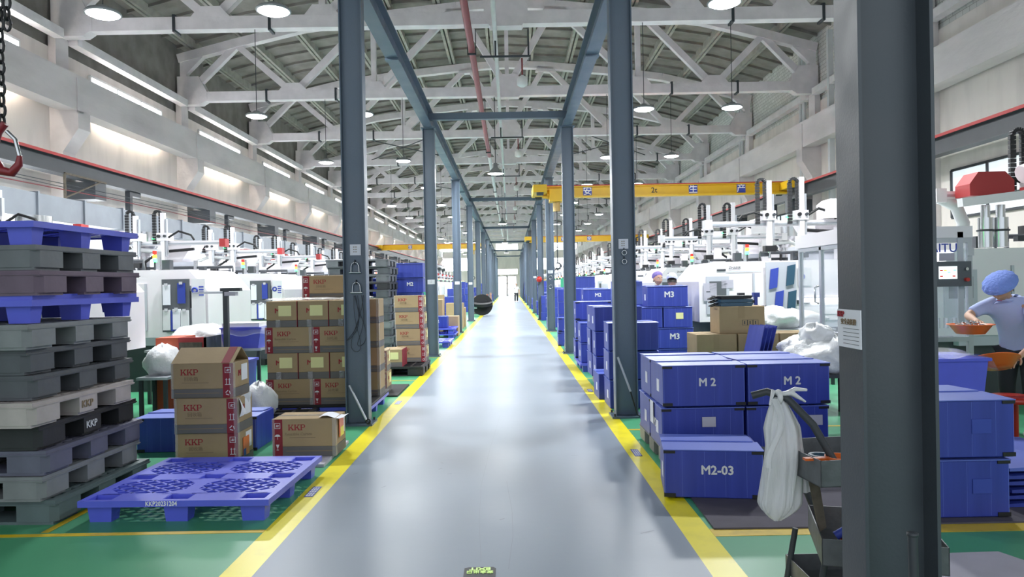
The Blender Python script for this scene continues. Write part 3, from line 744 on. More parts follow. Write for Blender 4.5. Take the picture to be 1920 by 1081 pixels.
copy(pal_blue, (X0+.08, Y0-.1, z), R(-2), 'bright blue pallet on the very top of the left stack', PG)
# ------------------------------------------------------------------ cartons
def kglyphs(mb, x, z, h, y, m):
    # slab serif KKP drawn as thin raised polygons, returns width
    def poly(pts): mb.prism([(x+px*h, z+pz*h) for px, pz in pts], y-.0015, y, m)
    for k in range(2):
        poly([(.08, 0), (.26, 0), (.26, 1), (.08, 1)]); poly([(0, 0), (.36, 0), (.36, .1), (0, .1)]); poly([(0, .9), (.36, .9), (.36, 1), (0, 1)])
        poly([(.26, .38), (.72, .92), (.86, .92), (.36, .32)]); poly([(.38, .52), (.52, .66), (.98, .06), (.76, .06)])
        poly([(.6, .9), (.98, .9), (.98, 1), (.6, 1)]); poly([(.62, 0), (1.05, 0), (1.05, .1), (.62, .1)]); x += h*1.08
    poly([(.08, 0), (.26, 0), (.26, 1), (.08, 1)]); poly([(0, 0), (.38, 0), (.38, .1), (0, .1)]); poly([(0, .9), (.7, .9), (.7, 1), (0, 1)])
    poly([(.26, .4), (.66, .4), (.66, .5), (.26, .5)]); poly([(.62, .4), (.82, .52), (.86, .7), (.82, .88), (.62, 1), (.62, .88), (.68, .8), (.68, .6), (.62, .5)])
def icons(mb, x, z, s, y, which):
    def bx(a, b_, c, d): mb.box(x+a*s, x+b_*s, y-.0012, y, z+c*s, z+d*s, 'offwhite')
    if which == 0:   # framed hand
        bx(0, 1, 0, .08); bx(0, 1, .92, 1); bx(0, .08, 0, 1); bx(.92, 1, 0, 1); bx(.25, .75, .3, .42); bx(.35, .5, .42, .7); bx(.55, .8, .55, .65)
    elif which == 1:  # arrows up
        bx(.2, .3, 0, 1); bx(.7, .8, 0, 1); bx(.08, .42, .78, .86); bx(.58, .92, .78, .86); bx(.0, 1, -.1, -.02)
    elif which == 2:  # recycling triangle
        for a in (90, 210, 330):
            c0 = (x+(.5+.42*math.cos(R(a)))*s, y, z+(.45+.42*math.sin(R(a)))*s); c1 = (x+(.5+.42*math.cos(R(a+85)))*s, y, z+(.45+.42*math.sin(R(a+85)))*s); mb.beam(c0, c1, .002, .14*s, 'offwhite')
    elif which == 3:  # umbrella
        mb.prism([(x+.5*s+.5*s*math.cos(R(a)), z+.5*s+.4*s*math.sin(R(a))) for a in range(0, 181, 20)], y-.0012, y, 'offwhite'); bx(.47, .54, 0, .5)
    else:            # glass
        mb.prism([(x+.2*s, z+s), (x+.8*s, z+s), (x+.6*s, z+.45*s), (x+.4*s, z+.45*s)], y-.0012, y, 'offwhite'); bx(.46, .54, .1, .45); bx(.3, .7, 0, .1)
CW, CD, CH = .53, .35, .295
def carton(lab, group=None, kind='long', band='l', flaps=False, sub='回收箱', note=True, W=None, Dp=None, H=CH):
    W = W or (CW if kind != 'end' else CD); Dp = Dp or (CD if kind != 'end' else CW)
    t = thing('cardboard_carton', lab, 'carton', (0, 0, 0), 0, group)
    g = H*.26; pb = MB(); bw = .09 if kind != 'end' else 0
    e = .001
    pb.cbox(0, W, 0, Dp, g, H, 'carton', .004).cbox(0, W, 0, Dp, 0, g, 'cartongrey', .004)
    pb.build('body', t)
    if bw:
        x0, x1 = (0, bw) if band == 'l' else (W-bw, W)
        MB().box(x0+e, x1-e, -.0015, .004, 0, H-.004, 'cartonred').build('red_band', t)
        ib = MB(); s = .05; cx = (x0+x1)/2-s/2
        ws = (0, 1, 2) if band == 'r' else (0, 3, 4)
        for q, wh in enumerate(ws): icons(ib, cx, H-.085-.095*q, s, -.0016, wh)
        ib.build('handling_icons', t)
        lx = .13 if band == 'l' else .07
        lb = MB(); kglyphs(lb, lx+.01, H-.1, .05, -.0005, 'kkpred'); lb.build('logo', t)
        text('printed_text', sub, .04 if sub == '回收箱' else .036, 'kkpgrey', t, (lx+.10, -.0012, H-.135), '-y')
        pb = MB(); pb.box(lx+.02, lx+.25, -.0012, 0, H-.168, H-.163, 'kkpgrey').box(.12 if band == 'l' else .03, W-(.03 if band == 'l' else .12), -.0012, 0, g*.5, g*.5+.006, 'kkpgrey'); pb.build('small_print', t)
        # end face of the right side
        eb = MB(); eb.box(W-.001, W+.0015, .0, Dp, 0, g, 'cartongrey'); eb.build('end_band', t)
        if note:
            MB().box(W+.001, W+.003, Dp*.5, Dp*.5+.13, H-.17, H-.03, 'note' if note == 'y' else 'paper').build('paper_note', t)
            text('red_letter', 'M', .07, 'kkpred', t, (W+.0022, Dp*.38, H-.1), '+x', .002)
        # clear tape over the right corner
        MB().box(W-.03, W+.004, -.003, .03, 0, H+.002, 'film').build('clear_tape', t); MB().box(-.003, .02, -.003, .02, 0, H+.002, 'film').build('clear_tape', t)
    else:
        text('red_letter', 'M', .075, 'kkpred', t, (W*.36, -.0014, H-.11), '-y', .002)
        MB().box(W*.4, W*.4+.145, -.004, -.002, H-.17, H-.05, 'note').build('paper_note', t)
        for xx in (W*.5, ): MB().box(W*.3, W*.45, -.0025, 0, 0, g*1.1, 'film').build('clear_tape', t)
        MB().box(W-.004, W+.0015, -.0015, Dp, g*.0, H, 'cartonred').build('red_band', t)
    if flaps:
        # open lid: the front flap leans back over the box, side flap folded up into a tent
        fl_ = MB(); fl_.prism([(0, H), (.006, H), (.19, H+.115), (.186, H+.121)], 0, W, 'carton', 'yz'); fl_.build('front_flap', t)
        MB().prism([(-.0005, H+.0005), (.0, H+.0015), (.186, H+.1225), (.183, H+.1222)], W-.1, W-.03, 'cartonred', 'yz').build('flap_band', t)
        MB().prism([(Dp, H), (Dp-.006, H), (.2, H+.11), (.204, H+.116)], .02, W, 'carton2', 'yz').build('back_flap', t)
        MB().prism([(.01, H+.0), (.03, H+.004), (.1, H-.08), (.09, H-.09)], .02, Dp-.02, 'carton2', 'xz').build('side_flap', t)
    else:
        MB().box(.004, W-.004, Dp/2-.001, Dp/2+.001, H-.001, H+.0012, 'carton2').box(-.002, W+.002, Dp/2-.03, Dp/2+.03, H, H+.0018, 'film').build('top_tape', t)
    return t
PR = {}
def ct(kind, band, lab, group, loc, rz=0, **k):
    key = (kind, band, tuple(sorted(k.items())))
    if key not in PR:
        o = reg(carton(lab, group, kind, band, **k)); PR[key] = o; o.location = loc; o.rotation_euler.z = rz
        if not group and 'group' in o: del o['group']
        return o
    return copy(PR[key], loc, rz, lab, group)
G1 = 'three printed cartons behind the empty blue pallet'
ct('long', 'r', 'lowest brown carton of the left stack of three, with a red tag', G1, (-2.865, 6.1, 0), 0, note='w')
ct('long', 'r', 'middle brown carton of the left stack of three, crumpled paper on its end', G1, (-2.86, 6.08, CH), 0, note='w')
ct('long', 'r', 'top brown carton of the left stack of three, its lid flaps open', G1, (-2.9, 6.12, 2*CH), R(-1), note='w', flaps=True)
o = thing('plastic_tag', 'red tag with a blue corner hanging on the lowest left carton', 'tag', (-2.865+CW+.004, 6.2, .07)); MB().box(0, .003, 0, .14, 0, .16, 'orange').build('sheet', o); MB().box(.003, .004, .0, .06, 0, .06, 'bluebox').build('blue_corner', o)
MB().grid(lambda u, v: (-2.86+CW+.01+.02*math.sin(u*5+v*3), 6.1+.24*u, CH+.13+.15*v+.04*u), 8, 8, 'paper').build('paper_sheet')
tag(D.objects['paper_sheet'], 'crumpled white paper sheet on the end of the middle left carton', 'paper')
# single carton on a board
o = MB().box(-2.1, -1.6, 6.05, 6.98, 0, .025, 'plate').build('floor_board'); tag(o, 'thin grey board on the floor under the single printed carton', 'board')
ct('long', 'l', 'single brown carton with reusable carton print on a grey board beside the aisle', None, (-2.13, 6.36, .025), R(-1), note='w', sub='Reusable Carton', H=.33, W=.56)
o = thing('plastic_tag', 'red and yellow tag on the corner of the single carton beside the aisle', 'tag', (-1.56, 6.44, .17)); MB().box(0, .004, 0, .16, 0, .17, 'orange').build('sheet', o); MB().box(.004, .005, .04, .16, 0, .08, 'yellow').build('yellow_field', o)
MB().grid(lambda u, v: (-1.72+.22*u, 6.36+.2*v, .365+.015*math.sin(u*6)), 6, 4, 'paper').build('paper_sheet'); tag(D.objects['paper_sheet.001'], 'white paper lying on the single carton beside the aisle', 'paper')
# palletised block of cartons behind the first left column
copy(pal_blue, (-2.86, 8.18, 0), 0, 'bright blue pallet under the wrapped carton block beside the first left column', 'blue pallets')
o = MB().cbox(-2.9, -1.6, 8.16, 9.4, .152, .18, 'rubber', .008).build('rubber_sheet'); tag(o, 'black sheet under the wrapped block of cartons', 'sheet')
G2 = 'cartons of the wrapped block beside the first left column'
rows = [(0, 'long'), (1, 'end'), (2, 'long'), (3, 'end')]; Rn = ['bottom', 'second', 'third', 'top']; Cn = ['left', 'middle', 'right']
for r_, kd in rows:
    z = .181+r_*(CH+.001); n = 2 if kd == 'long' else 3; w_ = (CW if kd == 'long' else CD)+.006
    for i in range(n):
        lab = '%s row of the wrapped block, %s carton, %s' % (Rn[r_], ('left', 'right')[i] if n == 2 else Cn[i], 'printed long side' if kd == 'long' else 'yellow note on its end')
        if kd == 'long': ct('long', 'l', lab, G2, (-2.81+w_*i, 8.2, z), 0, note=False, sub='Reusable Carton' if i == 0 else '回收箱')
        else: ct('end', 'l', lab, G2, (-2.79+w_*i, 8.2+.004*i, z))
    for i in range(2): ct('long', 'l', 'rear %s carton in the %s row of the wrapped block' % (('left', 'right')[i], Rn[r_]), G2, (-2.68+w_*0+(CW+.006)*i, 8.76, z), 0, note=False, sub='回收箱')
ct('long', 'l', 'carton lying on top of the wrapped block at the back', G2, (-2.55, 8.8, .181+4*(CH+.001)), 0, note=False, sub='回收箱')
rd = random.Random(9)
HH = [[rd.uniform(0, 1) for i in range(30)] for j in range(20)]
def wrap_fn(u, v):
    i, j = int(u*28), int(v*18); return (-2.82+1.1*u, 8.19+.9*v if v < .9 else 9.0, .181+4*(CH+.001)+.006+.03*HH[j][i])
tag(MB().grid(wrap_fn, 28, 18, 'film').build('stretch_film'), 'crinkled clear film over the top of the wrapped carton block', 'film')
# two stacked cartons and neighbours past the first left column
o = MB().box(-2.4, -1.58, 9.85, 11.0, 0, .02, 'rubber').build('rubber_mat'); tag(o, 'dark mat on the floor under two cartons past the first left column', 'mat')
for i in range(2): ct('long', 'r', 'brown carton with a red band, %s of two stacked on a dark mat' % ('lower', 'upper')[i], 'two cartons on a dark mat', (-2.29, 10.1, .021+i*(CH+.005)), R(-1+3*i), note='y')
bp('black', 'black plastic pallet under a column of printed cartons left of the aisle', 'far pallets', (-2.8, 12.1, 0), 0, False)
ct('end', 'l', 'brown carton with a white label turned end-on on the black pallet', None, (-2.21, 12.2, .152), 0)
for i in range(4): ct('long', 'r', 'printed carton, %s from the bottom of the column on the black pallet' % ORD[i], 'carton column on the black pallet', (-2.11+.012*(3-i), 12.95, .152+i*(CH+.005)), R(-1.5), note='y')
# ------------------------------------------------------------------ blue corrugated crates
BW, BD, BH = .66, .5, .34
def crate(lab, group=None, letters=None, m='bluebox', clips=True, size=.09, bw=BW, bd=BD, bh=BH, left=None, gap=.0, detail=2, pocket=True):
    t = thing('corrugated_crate', lab, 'crate', (0, 0, 0), 0, group)
    pb = MB(); pb.cbox(0, bw, 0, bd, 0, bh-.012, m, .006)
    if detail > 1:
        for x in (.12, .27, .41, .55): pb.box(bw*x/.66, bw*x/.66+.002, -.0012, 0, .01, bh-.02, 'bluelid')
        pb.box(.004, .008, -.0015, 0, .01, bh-.02, 'bluelid').box(bw-.008, bw-.004, -.0015, 0, .01, bh-.02, 'bluelid')
    pb.build('body', t)
    lm = 'bluelid' if m == 'bluebox' else m
    if detail > 0:
        MB().prism([(-.008, bh-.014), (bd*.5, bh-.010), (bd*.5, bh-.004), (-.008, bh-.008)], -.006, bw+.006, lm, 'yz').build('lid_flap', t)
        MB().prism([(bd*.47, bh-.004), (bd+.006, bh-.012), (bd+.006, bh-.006), (bd*.47, bh+.004)], -.006, bw*.96, lm, 'yz').build('lid_flap', t)
    else: MB().box(-.004, bw+.004, -.004, bd+.004, bh-.012, bh, lm).build('lid', t)
    if clips:
        for x in (0, bw-.075):
            for z in (.004, bh-.035): MB().box(x-.004 if x == 0 else x, x+.075 if x == 0 else bw+.004, -.006, .01, z, z+.025, 'tape_black').build('corner_clip', t)
    if letters: text('lettering', letters, size, 'offwhite', t, (bw*.54, -.003, bh*.56), '-y', size*.03)
    if left: text('side_lettering', left, .1, 'offwhite', t, (-.003, bd*.55, bh*.5), '-x', .001)
    if pocket and detail > 1: MB().box(-.003, 0, bd*.3, bd*.3+.09, .1, .2, 'paper').build('side_label', t)
    return t
def cr_(lab, group, loc, rz=0, **k):
    key = ('crate',)+tuple(sorted(k.items()))
    if key not in PR:
        o = reg(crate(lab, group, **k)); PR[key] = o; o.location = loc; o.rotation_euler.z = rz; return o
    c = copy(PR[key], loc, rz, lab, group)
    if not group and 'group' in c: del c['group']
    return c
# right foreground
o = MB().prism([(1.2, 4.34), (2.3, 4.32), (2.9, 5.5), (2.9, 5.6), (1.24, 5.62)], 0, .012, 'rubmat', 'xy').build('floor_mat'); tag(o, 'dark grey violet mat on the floor under the front blue crate', 'mat')
cr_('blue crate marked M2-03 standing alone on the dark mat', None, (1.04, 4.98, .013), R(-8.5), letters='M2-03', size=.085)
bp('lightgrey', 'grey plastic pallet under the blue M 2 crates by the aisle', None, (1.22, 5.8, 0), 0)
G3 = 'blue crates of the M 2 stack by the aisle'
for r_ in range(2):
    for i in range(2):
        for j in range(2):
            z = .152+.345*r_; kk = dict(letters='M 2' if (r_ and not j) else None, left='M2' if i == 0 and j == 0 and not r_ else None)
            lab = 'blue crate in the %s layer of the M 2 stack, %s %s' % (('lower', 'upper')[r_], ('front', 'back')[j], ('left', 'right')[i])
            cr_(lab, G3, (1.2+.685*i+(.01 if r_ else 0), 5.8+.52*j-(.01*r_), z), R(.6*(i-j)), **kk)
for i, x in enumerate((1.52, 2.05, 2.38)):
    tag(MB().box(x, x+.11, 5.787, 5.792, .33, .41, 'plate').build('paper_label'), '%s pale label on the lower M 2 crates' % ['left', 'middle', 'right'][i], 'label', 'labels on the lower crates')
o = MB().grid(lambda u, v: (1.19, 6.25-.14*u, .3+.19*v+.0*u), 1, 1, 'paper').build('paper_sheet'); tag(o, 'white paper sheet on the aisle side of the M 2 stack', 'paper')
# crates right of the near column
for i in range(2):
    cr_('blue crate without lettering right of the near column, %s of two' % ('lower', 'upper')[i], 'two blue crates right of the near column', (2.36+.035*i, 4.44, .012+.37*i), 0, bh=.365, bw=.7, bd=.62, clips=True, gap=.0)
for i in range(2): tag(MB().box(2.83, 2.95, 4.435, 4.4375, .16+.37*i, .25+.37*i, 'signblue').build('faded_label'), 'faded label on the %s crate right of the near column' % ('lower', 'upper')[i], 'label')
o = MB().box(2.1, 4.2, 4.36, 5.6, 0, .01, 'rubmat').build('floor_mat'); tag(o, 'dark mat under the two crates right of the near column', 'mat')
for i in range(6):
    o = MB().prism([(0, 0), (.7, 0), (.7, .01), (.35, .018), (0, .01)], 0, .9, 'bluelid' if i == 5 else 'bluebox').build('folded_crate', None, (3.16+.02*(i % 3), 4.62+.02*(i % 2), .012+.045*i)); o.scale.z = 2
    tag(o, 'folded flat blue crate in the pile at the right edge, %s from the bottom' % ORD[i], 'folded crate', 'folded crates at the right edge')
o = MB().prism([(1.95, 3.88), (2.62, 3.9), (2.8, 3.45), (2.75, 3.2), (1.95, 3.2)], 0, .006, 'plate', 'xy').build('floor_plate'); tag(o, 'pale grey sheet on the green floor at the lower right', 'sheet')
# three high stack hidden partly by the second right column
def stack(x, y, z0, n, lab, group, rz=0, **k):
    for i in range(n): cr_('blue crate, %s up in %s' % (ORD[i], lab), group, (x+random.uniform(-.015, .015), y+random.uniform(-.015, .015), z0+i*.345), R(rz+random.uniform(-1.5, 1.5)), **k)
GR = 'blue crates along the right side of the aisle'
stack(1.17, 8.62, .0, 3, 'the stack behind the second right column', GR, clips=False, bw=.6)
cr_('single blue crate on the floor left of the stack behind the second right column', GR, (1.115, 9.3, 0), R(1), clips=False, bw=.5)
bp('lightgrey', 'grey pallet under crates past the second right column', None, (1.22, 9.85, 0), 0, False)
stack(1.16, 9.95, .152, 3, 'the near left column of crates on the grey pallet', GR, clips=False, letters='M2', size=.14)
stack(1.16, 10.5, .152, 3, 'the far left column of crates on the grey pallet', GR, clips=False)
cr_('pale blue crate standing on end on top of the crates past the second right column', GR, (1.5, 10.4, .152+.345*3), 0, clips=False, m='bluelid', bw=.4, bd=.4)
# M3 stack
GM = 'blue crates of the M3 stack'
for r_ in range(4):
    z = .08+.342*r_
    xs = ((2.3, 1.62), (2.3, 1.62), (2.48, 1.99), (2.22,))[r_]
    for i, x in enumerate(xs):
        w_ = .66 if r_ != 2 else .47
        cr_('blue crate in layer %s of the M3 stack%s' % (['one from the floor', 'two', 'three, short crate', 'four, the topmost crate'][r_], '' if r_ == 3 else (' on the %s' % ('right', 'left')[i])), GM, (x, 11.72, z), 0, letters='M3' if (r_ in (1, 3) and i == 0) else None, clips=False, size=.13, bw=w_)
MB().box(1.6, 3.0, 11.7, 12.8, 0, .078, 'bluepallet').build('plastic_pallet'); tag(D.objects[[o.name for o in COL.objects if o.name.startswith('plastic_pallet')][-1]], 'low blue pallet under the M3 stack', 'pallet')
tag(MB().box(2.68, 2.8, 11.715, 11.718, .9, 1.0, 'note').build('paper_label'), 'yellow green label on the short M3 crate', 'label')
# more stacks along the right side
copy(pal_blue, (1.16, 12.2, 0), 0, 'blue pallet at the yellow stripe in front of the third right column', 'blue pallets')
stack(1.17, 12.3, .152, 2, 'the low stack before the third right column', GR, clips=False)
stack(1.17, 13.1, .152, 3, 'the black clipped stack before the third right column', GR, clips=True)
stack(1.83, 12.62, .152, 3, 'the inner stack before the third right column', GR, clips=False)
bp('lightgrey', 'grey pallet beside the third right column', None, (1.22, 15.6, 0), 0, False)
stack(1.2, 15.7, .152, 1, 'the low crate beside the third right column', GR, clips=False, detail=0)
stack(1.14, 17.5, .0, 2, 'the stack between the third and fourth right columns', GR, clips=True)
for i, (x, n) in enumerate(((1.72, 4), (2.42, 4))): stack(x, 17.2, .0, n, 'the wide M2 wall of crates, %s column' % ORD[i], GR, clips=False, letters='M2', size=.12)
rd = random.Random(11)
yy = 19.2; q = 0
while yy < 74:
    n = rd.choice([2, 3, 3, 4, 4, 5])
    for j, x in enumerate((1.25, 1.95)):
        n2 = max(1, n-(1 if rd.random() < .5 else 0)) if j == 0 else n
        if j == 0 and rd.random() < .35 and yy < 40: continue
        for i in range(n2):
            m = 'greenbox' if (q == 3 and j and i == n2-1) else 'bluebox'
            cr_('%s crate, %s up, %s column of the %s far stack on the right' % ('green' if m == 'greenbox' else 'blue', ORD[i], ('aisle side', 'inner')[j], ORD[q % 20] if q < 20 else 'last'), 'far crates right of the aisle', (x+rd.uniform(-.03, .03), yy, .345*i), R(rd.uniform(-2, 2)), clips=False, detail=0, pocket=False, m=m)
    q += 1; yy += rd.uniform(2.2, 3.4)
# left side of the aisle beyond
for i in range(2): cr_('dark blue crate behind the three carton stack, %s' % ('left', 'right')[i], 'blue crates behind the left cartons', (-3.52+.57*i, 6.72, 0), 0, clips=True, bw=.55, bd=.5, bh=.33)
for i in range(13):
    m = ['grey', 'darkgrey', 'grey', 'darkgrey', 'lightgrey', 'darkgrey', 'darkgrey', 'grey', 'darkgrey', 'black', 'grey', 'darkgrey', 'grey'][i]
    bp(m, 'dark grey pallet, %s up in the distant stack past the first left column' % ORD[i], 'distant pallet stack', (-3.82+rd.uniform(-.03, .03), 15.0+rd.uniform(-.03, .03), .161*i), 0, False)
GB = 'blue crates stacked left of the second left column'
for i in range(6):
    for j in range(3):
        if i > 4 and j == 1: continue
        m = 'greenbox' if (i == 3 and j == 2 and False) else 'bluebox'
        cr_('blue crate, %s from the floor in the %s column of the big left stack' % (ORD[i], ORD[j]), GB, (-4.1+.7*j+rd.uniform(-.03, .03), 16.6, .343*i), R(rd.uniform(-2, 2)), letters='M2' if i in (2, 4) else None, clips=False, size=.12)
for i in range(3): copy(pal_blue, (-2.85, 20.4, .155*i), 0, 'blue pallet, %s of three stacked by the third left column' % ORD[i], 'blue pallets') if i < 2 else None
copy(pal_blue, (-2.75, 17.6, 0), 0, 'blue pallet on the floor behind the second left column', 'blue pallets')
cr_('blue M2 crate on the blue pallets by the third left column', GB, (-2.5, 20.6, .31), 0, letters='M2', clips=False, size=.12)
for k, (x, y, z, w_, h) in enumerate(((-3.0, 22.0, 0, .9, 1.1), (-2.05, 21.6, 0, .45, .6), (-2.3, 25.4, 0, .6, .9), (-3.2, 25.4, 0, .8, 1.2), (-2.4, 26.5, 0, .7, .7))):
    t = thing('plain_carton', 'large plain brown carton left of the aisle, %s from the camera' % ORD[k], 'carton', (x, y, z), 0, 'large plain cartons')
    MB().cbox(0, w_, 0, .6, 0, h, 'carton', .006).build('body', t); MB().box(w_*.4, w_*.62, -.003, 0, h*.3, h*.45, 'paper').build('paper_label', t)
yy = 22.5; q = 0
while yy < 74:
    n = rd.choice([2, 3, 4, 5])
    for j, x in enumerate((-3.1, -2.35)):
        if j == 1 and yy < 63: continue
        for i in range(max(1, n-j)):
            m = 'greenbox' if (q == 1 and i == n-1) else 'bluebox'
            cr_('%s crate, %s up, %s column of the %s far stack on the left' % ('green' if m == 'greenbox' else 'blue', ORD[i], ('inner', 'aisle side')[j], ORD[q % 20] if q < 20 else 'last'), 'far crates left of the aisle', (x-(.8 if yy < 30 else 0)+rd.uniform(-.03, .03), yy+(2 if yy < 30 else 0), .345*i), R(rd.uniform(-2, 2)), clips=False, detail=0, pocket=False, m=m)
    q += 1; yy += rd.uniform(2.4, 3.6)
for k in range(6):
    y = 38.4+4.3*k
    for i in range(3): ct('long', 'r', 'printed carton, %s up in the %s distant pile left of the aisle' % (ORD[i], ORD[k]), 'distant printed cartons', (-2.15, y, i*.3), 0, note='y')
t = thing('cable_reel', 'round black reel standing at the left yellow stripe far down the aisle', 'reel', (-1.45, 36, 0))
MB().cyl((0, -.12, .68), (0, -.09, .54), .53, 'black', 32).cyl((0, .09, .54), (0, .12, .54), .53, 'black', 32).build('flange', t); MB().cyl((0, -.09, .54), (0, .09, .54), .3, 'rubber', 24).build('core', t)
MB().box(-.55, -.25, -.14, -.125, .35, .5, 'paper').build('paper_label', t)
t = thing('gas_bottle_cap', 'red ball shaped lamp on the fifth right column', 'beacon', (1.2, ys_r[3]-.08, 1.72)); MB().lathe([(0, -.13), (.09, -.1), (.13, 0), (.09, .1), (0, .13)], 'redplastic').build('dome', t); MB().cyl((0, 0, -.16), (0, .16, -.16), .03, 'darksteel').cyl((0, 0, -.2), (0, 0, -.1), .05, 'darksteel').build('holder', t)
t.name = 'warning_beacon'
# ------------------------------------------------------------------ moulding machines
def chain_arch(mb, x, y, z, w_, h, r=.035, m='rubber'):
    # a drag chain loop standing up: an arch of links
    pts = [(x-w_/2, y, z)]+[(x-w_/2*math.cos(a), y, z+h+w_/2*math.sin(a)) for a in [math.pi*i/8 for i in range(9)]]+[(x+w_/2, y, z+h*.25)]
    for p, q in zip(pts, pts[1:]):
        L = (Vector(q)-Vector(p)).length; n_ = max(1, int(L/.05))
        for i in range(n_):
            a = Vector(p).lerp(Vector(q), i/n_); c = Vector(p).lerp(Vector(q), (i+.85)/n_); mb.beam(a, c, .07, r*1.2, m)
def make_robot(side, red):
    # linear take-out robot: traverse beam along x, two vertical arms
    s = side; t = MB().box(-1.3, 1.3, -.07, .05, .02, .11, 'machine').box(-1.3, 1.3, -.09, -.07, .04, .07, 'alu').build('take_out_robot')
    pb = MB(); pb.box(-1.42, -1.3, -.1, .1, -.02, .14, 'redcover' if red else 'machine'); pb.build('end_cap', t); pb = MB().box(1.3, 1.42, -.1, .1, -.02, .14, 'redcover' if red else 'machine'); pb.build('end_cap', t)
    for i, x in enumerate((-.35, .2)):
        MB().box(x-.04, x+.04, -.18, -.1, -.5 if i else -.35, (.62 if red else .78)+.05*i, 'machine').box(x+.05, x+.08, -.17, -.11, -.2, .55, 'alu').build('vertical_arm', t)
        g = MB(); chain_arch(g, x-.12, -.12, .05, .13, .6 if red else .7); g.build('drag_chain', t)
        MB().box(x-.11, x+.1, -.2, .08, .11, .27, 'machine').cyl((x-.06, -.24, .2), (x-.06, -.2, .2), .032, 'black').cyl((x+.06, -.24, .2), (x+.06, -.2, .2), .026, 'darksteel').build('carriage', t)
        MB().box(x-.09, x+.09, -.2, -.06, -.53 if i else -.42, -.45 if i else -.32, 'black').cyl((x, -.13, -.53), (x, -.13, -.4), .025, 'chrome').box(x-.16, x-.02, -.16, -.08, -.55 if i else -.5, -.5 if i else -.44, 'darksteel').build('gripper', t)
    g = MB(); g.tube([(.3, -.13, .18), (.5, -.13, .3), (.75, -.13, .22), (.8, -.1, .12)], .022, 'black').tube([(-.4, -.13, .18), (-.6, -.13, .25), (-.8, -.13, .2), (-.85, -.1, .12)], .02, 'black').build('cable_loop', t)
    if red: MB().prism([(-1.25, .13), (-.65, .13), (-.65, .26), (-.75, .33), (-1.15, .33), (-1.25, .26)], -.16, .2, 'redcover').build('motor_cover', t)
    else: MB().prism([(.6, .13), (1.25, .13), (1.25, .38), (1.15, .46), (.7, .46), (.6, .38)], -.16, .2, 'machine').build('motor_cover', t)
    MB().box(.95*s-.1, .95*s+.1, -.1, .1, -.56, 0, 'machine').build('pedestal', t)
    MB().box(-.05, .0, -.095, -.08, .15, .18, 'greenled').build('status_light', t)
    return reg(t)
def make_machine(side):
    # side -1: machine lies towards -x (left row), +1: towards +x (right row); aisle end at x=0
    t = thing('moulding_machine', 'x', 'moulding machine', (0, 0, 0), 0, 'x'); s = side
    def bx(mb, a, b_, y0, y1, z0, z1, m): x0, x1 = sorted((a*s, b_*s)); return mb.box(x0, x1, y0, y1, z0, z1, m)
    pb = MB(); pb.prism([(0, .82), (0, 1.5), (.28*s, 1.82), (4.45*s, 1.84), (4.45*s, .82)], 0, 1.75, 'machine'); pb.build('body', t)
    pb = MB(); bx(pb, .25, 4.45, .12, 1.7, 0, .82, 'machine_dark'); bx(pb, .3, 4.5, .02, .12, .7, .82, 'machine_grey'); pb.build('base', t)
    for x in (.4, 2.4, 4.2):
        g = MB(); bx(g, x, x+.25, -.02, .12, 0, .12, 'black'); g.build('foot', t)
    g = MB(); bx(g, .9, 2.6, -.012, 0, .92, 1.62, 'machine'); bx(g, .9, .93, -.02, 0, .92, 1.62, 'machine_grey'); bx(g, 2.6, 2.63, -.02, 0, .92, 1.62, 'machine_grey'); bx(g, 1.6, 1.85, -.03, -.012, 1.1, 1.16, 'darksteel'); g.build('guard_door', t)
    g = MB(); bx(g, .12, .5, -.02, 0, .95, 1.58, 'machine_grey'); bx(g, .17, .45, -.025, -.02, 1.25, 1.5, 'board'); g.build('control_panel', t)
    # clamping unit and injection unit on top and behind
    g = MB(); g.cyl((3.2*s, .9, 1.84), (3.2*s, .9, 2.25), .1, 'chrome', 16).cyl((3.2*s, .9, 2.25), (3.2*s, .9, 2.5), .12, 'chrome', 16, .3).cyl((3.2*s, .9, 2.5), (3.2*s, .9, 2.75), .3, 'chrome', 16); g.build('hopper', t)
    g = MB(); bx(g, 2.0, 2.7, .5, 1.3, 1.84, 2.1, 'machine_grey'); g.prism([(2.3*s, 2.1), (2.6*s, 2.1), (2.75*s, 2.5), (2.05*s, 2.5)], .6, 1.2, 'machine'); g.build('top_unit', t); g = MB(); bx(g, 3.7, 4.4, .4, 1.3, 1.84, 2.35, 'machine'); g.build('oil_unit', t)
    g = MB(); g.tube([(2.9*s, .3, 1.85), (2.9*s, .3, 2.1), (2.6*s, .3, 2.3), (1.9*s, .3, 2.35)], .03, 'black').tube([(3.5*s, .35, 1.85), (3.5*s, .3, 2.2), (3.1*s, .3, 2.35), (2.4*s, .3, 2.3)], .045, 'whitepipe').tube([(1.2*s, .5, 1.84), (1.2*s, .5, 1.98), (3.4*s, .5, 1.98)], .03, 'darksteel'); g.build('hose', t)
    for x in (.7, 1.7, 3.0, 3.6):
        g = MB(); bx(g, x, x+.12, .3, .42, 1.84, 1.98, 'darksteel'); bx(g, x+.2, x+.26, .4, .46, 1.84, 2.12, 'chrome'); g.build('fitting', t)
    for i, (m, z) in enumerate((('greenled', 0), ('amberled', .06), ('redled', .12))): MB().cyl((.9*s, .25, 1.95+z), (.9*s, .25, 2.0+z), .03, m, 10).build('signal_lamp', t)
    MB().cyl((.9*s, .25, 1.82), (.9*s, .25, 1.95), .015, 'darksteel', 8).build('signal_pole', t)
    return reg(t)
mL = make_machine(-1); mR = make_machine(1)
for m_, r_, x_ in ((mL, make_robot(-1, True), -1.95), (mR, make_robot(1, False), 1.6)):
    r_.parent = m_; r_.location = (x_, .3, 2.405); reg(m_)
